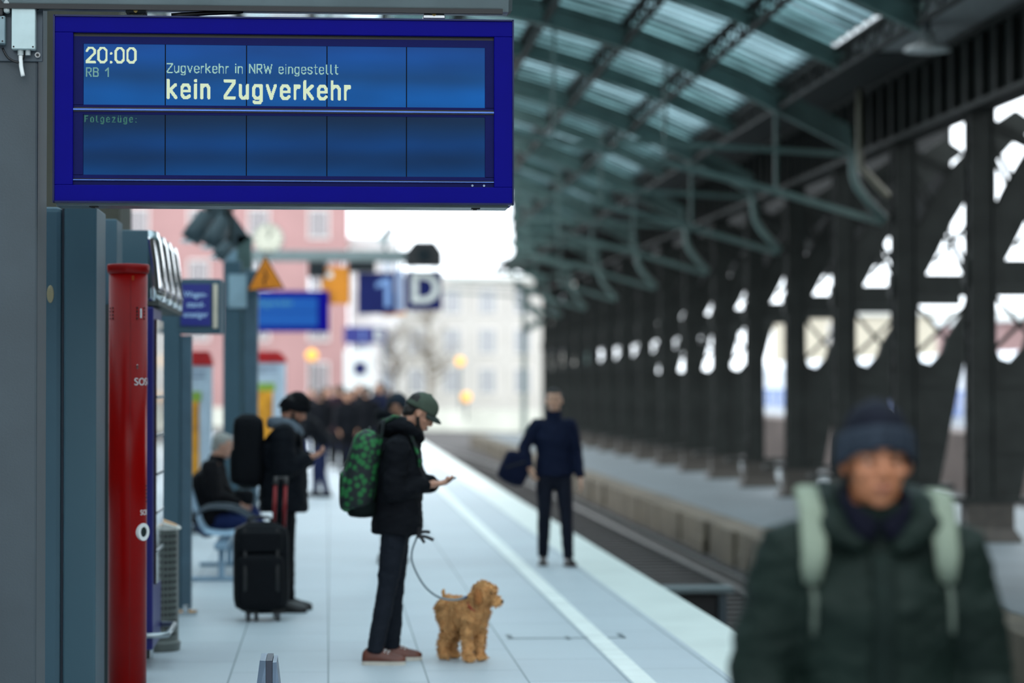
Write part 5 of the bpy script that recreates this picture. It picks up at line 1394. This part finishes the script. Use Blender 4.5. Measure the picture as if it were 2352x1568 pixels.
for x in (.105, .185):
    MB().tube([(x, .1, .7), (x + .012, .1, 1.06)], [.016, .015], n=10, sub=1).build('pull_rod', mat('red rod', (130, 14, 22), .35, .3), sc_, smooth=True)
    MB().tube([(x + .012, .1, 1.05), (x + .016, .1, 1.115)], [.02, .018], n=10, sub=1).build('rod_tip', mat('rod tip', (70, 66, 66), .4, .4), sc_, smooth=True)
MB().bar((.1, .1, 1.1), (.22, .1, 1.1), .028, .03).build('grip', BLACK, sc_, bevel=.008)
for x, y in ((-.1, -.1), (-.04, -.1), (-.1, .12), (.12, .12), (.13, -.1)):
    o = MB().cyl((x - .014, y, .04), (x + .014, y, .04), .04, 18).build('wheel', mat('wheel grey', (60, 62, 66), .5), sc_)
    MB().cyl((x - .017, y, .04), (x + .017, y, .04), .017, 12).build('hub', CHROME, o)
q = MB(); 
for x, y in ((-.07, -.1), (-.1, .12), (.12, .12), (.13, -.1)): q.box(x - .05, x + .05, y - .03, y + .03, .06, .09)
q.build('wheel_mount', BLACK, sc_)

# -- seated old man
yO = 23.65; xO = gx(500, yO) - .12
olJ = dict(pel=(.0,0,.56), chest=(.06,0,.89), neck=(.10,0,1.10), head=(.175,0,1.255), hp=.28, hy=.0,
   shL=(.08,.19,1.05), elL=(.12,.24,.79), wrL=(.34,.1,.72), shR=(.06,-.19,1.05), elR=(.1,-.25,.78), wrR=(.34,-.08,.7), pnL=(0,-.4,-1), pnR=(0,.4,-1), curlL=.7, curlR=.7,
   hipL=(.02,.1,.52), knL=(.46,.1,.60), anL=(.62,-.02,.31), hipR=(.02,-.1,.52), knR=(.45,-.1,.5), anR=(.42,-.1,.09), fyL=.0, fyR=0, fpL=.1)
om, oj, oM, oJ = person('grey haired old man in black coat sitting on the bench with crossed legs', (xO, yO, 0), 0.0, olJ, H=1.76, skin=(190, 140, 118), jacket=CLOTH('black wool coat', (18, 17, 20)), trousers=BJEAN, shoes=mat('navy shoe', (16, 18, 34), .5), hem=.88, puff=1.4, depth=1.35,
   hair=(150, 148, 142), vox=.012, hood=False)
lab = thing('shoulder_bag', 'small black bag on the lap of the seated old man', 'bag', om.location)
superbox((.38, .0, .74), .1, .1, .08).build('bag_body', PK, lab, smooth=True)
MB().tube([(.3, -.05, .8), (.36, -.06, .86), (.44, -.05, .8)], [.008]*3, n=8).build('handle', BLACK, lab, smooth=True)

# -- walking man
yW = 24.5; xW = gx(1272, yW)
waJ = dict(head=(.02,0,1.665), hy=-.25, hp=-.05, neck=(-.01,.0,1.5), chest=(0,0,1.28),
   shR=(0,-.17,1.415), elR=(-.02,-.30,1.2), wrR=(.1,-.25,.98), shL=(0,.17,1.415), elL=(-.02,.235,1.14), wrL=(.05,.265,.88), curlL=.6, curlR=.8,
   hipL=(0,.09,.93), knL=(.07,.12,.5), anL=(.08,.14,.09), hipR=(0,-.09,.93), knR=(.04,-.1,.51), anR=(-.1,-.1,.1), fyL=.15, fyR=-.1, fpR=.12, fpL=-.05)
wm, wj, wM, wJ = person('smiling man in navy sweater walking towards the camera near the platform edge', (xW, yW, 0), R(-90), waJ, H=1.79, skin=(194, 148, 122), jacket=NAVY2, trousers=CLOTH('dark slim jeans', (22, 25, 36)), shoes=BLKSHOE, sole=mat('brown sole', (60, 44, 36), .7),
   hem=.90, puff=.7, hair=(32, 26, 24), vox=.011, slim=.97, wr=.8, sleeve=.92)
q = MB().tube([(.083, -.02, -.068), (.093, 0, -.072), (.083, .02, -.068)], [.0035, .0045, .0035], n=8, ends=True); q.xf(wM); q.build('teeth', WHITE, wm, smooth=True)
bg_ = thing('shoulder_bag', 'navy holdall hanging at the hip of the walking man', 'bag', wm.location, R(-90))
NV = CLOTH('navy bag', (14, 20, 42))
q = superbox((.02, -.40, .98), .1, .15, .17, e=3.5); q.xf(Matrix.Translation((0, -.38, .98)) @ Matrix.Rotation(R(-24), 4, 'X') @ Matrix.Translation((0, .38, -.98))); q.build('bag_body', NV, bg_, smooth=True)
MB().tube([(.05, -.30, 1.08), (.1, -.27, 1.17), (.05, -.24, 1.3), (.0, -.19, 1.49), (-.08, -.22, 1.3), (-.02, -.33, 1.1)], [(.02, .006)]*6, n=8).build('strap', CLOTH('navy strap', (16, 20, 40)), bg_, smooth=True)
MB().bar((.125, -.5, 1.0), (.125, -.3, 1.06), .006, .012).build('zip', BLACK, bg_)

# -- man in dark cap just behind the capped man
yK = 25.0
person('man in dark cap with turned up collar half hidden behind the capped man', (gx(893, yK), yK, 0), R(-12), dict(hp=.35, head=(.09,0,1.64), neck=(.03,0,1.49), shR=(0,-.18,1.42)), H=1.76, skin=(176, 128, 104), jacket=DARKJ, trousers=BLKT, shoes=BLKSHOE, hair=(30, 26, 24),
   hat=lambda t, M: cap(t, M, CLOTH('slate cap', (40, 48, 58)), CLOTH('slate visor', (34, 40, 48))), vox=.014, hood=True)
# -- person leaning, further back
yL = 39.5
person('person in black jacket and blue jeans bending forward behind the beanie man', (gx(735, yL), yL, 0), R(185), dict(pel=(-.05,0,.9), chest=(.15,0,1.15), neck=(.27,0,1.30), head=(.38,0,1.38), hp=.5, shL=(.2,.18,1.24), elL=(.26,.22,.98), wrL=(.42,.1,.92), shR=(.2,-.18,1.24), elR=(.24,-.22,.98), wrR=(.42,-.08,.92),
   knL=(.0,.1,.48), anL=(-.1,.1,.09), knR=(.06,-.09,.48), anR=(.06,-.1,.09), hipL=(-.05,.09,.88), hipR=(-.05,-.09,.88)), H=1.78, jacket=DARKJ, trousers=CLOTH('navy jeans', (26, 34, 66)), shoes=BLKSHOE, hair=(34, 28, 24), vox=.016, hem=.86)
# -- crowd far down the platform
crowd = [
 (716, 60, -90, 1.72, (30, 22, 40), DARKJ, (42, 30, 24), 'person in black with brown hair at the left end of the far crowd'),
 (750, 55, -70, 1.76, (60, 44, 36), DARKJ, (40, 30, 26), 'person in black standing second from left in the far crowd'),
 (782, 52, 95, 1.80, (60, 30, 34), CLOTH('wine dark coat', (34, 18, 26)), (52, 34, 28), 'person in wine dark coat in the middle of the far crowd'),
 (812, 56, -90, 1.72, (60, 44, 36), NAVYJ, (60, 44, 34), 'person in navy jacket right of the wine dark coat in the far crowd'),
 (842, 50, 80, 1.78, (60, 44, 36), DARKJ, (50, 36, 28), 'person in black second from right in the far crowd'),
 (872, 54, -100, 1.86, (60, 44, 36), NAVYJ, (72, 48, 34), 'tall brown haired person in navy at the right end of the far crowd'),
 (735, 50, 100, 1.70, (60, 44, 36), DARKJ, (44, 34, 28), 'person in black just right of the leaning person in the far crowd'),
 (798, 49, -80, 1.69, (60, 44, 36), DARKJ, (34, 26, 22), 'shorter person in black nearest in the far crowd'),
 (826, 60, -95, 1.84, (60, 44, 36), DARKJ, (58, 40, 30), 'tall person in black behind the navy jacket in the far crowd'),
 (890, 58, 85, 1.75, (60, 44, 36), DARKJ, (40, 32, 28), 'person in black half hidden behind the dark capped man'),
 (768, 64, 90, 1.74, (60, 44, 36), NAVYJ, (90, 70, 50), 'fair haired person in navy furthest back in the far crowd'),
 (860, 66, 90, 1.70, (60, 44, 36), DARKJ, (30, 26, 24), 'dark haired person in black furthest back right in the far crowd'),
]
for px, Y, a, H_, _, jc, hc, lb in crowd:
    r = random.Random(px)
    person(lb, (gx(px, Y), Y, 0), R(a + r.uniform(-15, 15)), dict(elL=(r.uniform(-.05,.12),.24,1.17), wrL=(r.uniform(.02,.2),.2,.95), elR=(r.uniform(-.05,.1),-.25,1.17), wrR=(r.uniform(.0,.2),-.2,.95), hp=r.uniform(0,.3), hy=r.uniform(-.4,.4)), H=H_, jacket=jc, trousers=BLKT if px % 4 else BJEAN, shoes=BLKSHOE, hair=hc, vox=.018, hem=r.uniform(.76,.86), face=False, group='people in the far crowd')
for o in list(bpy.data.objects):
    for kk in ('_k', 'w', 'h'):
        if kk in o: del o[kk]
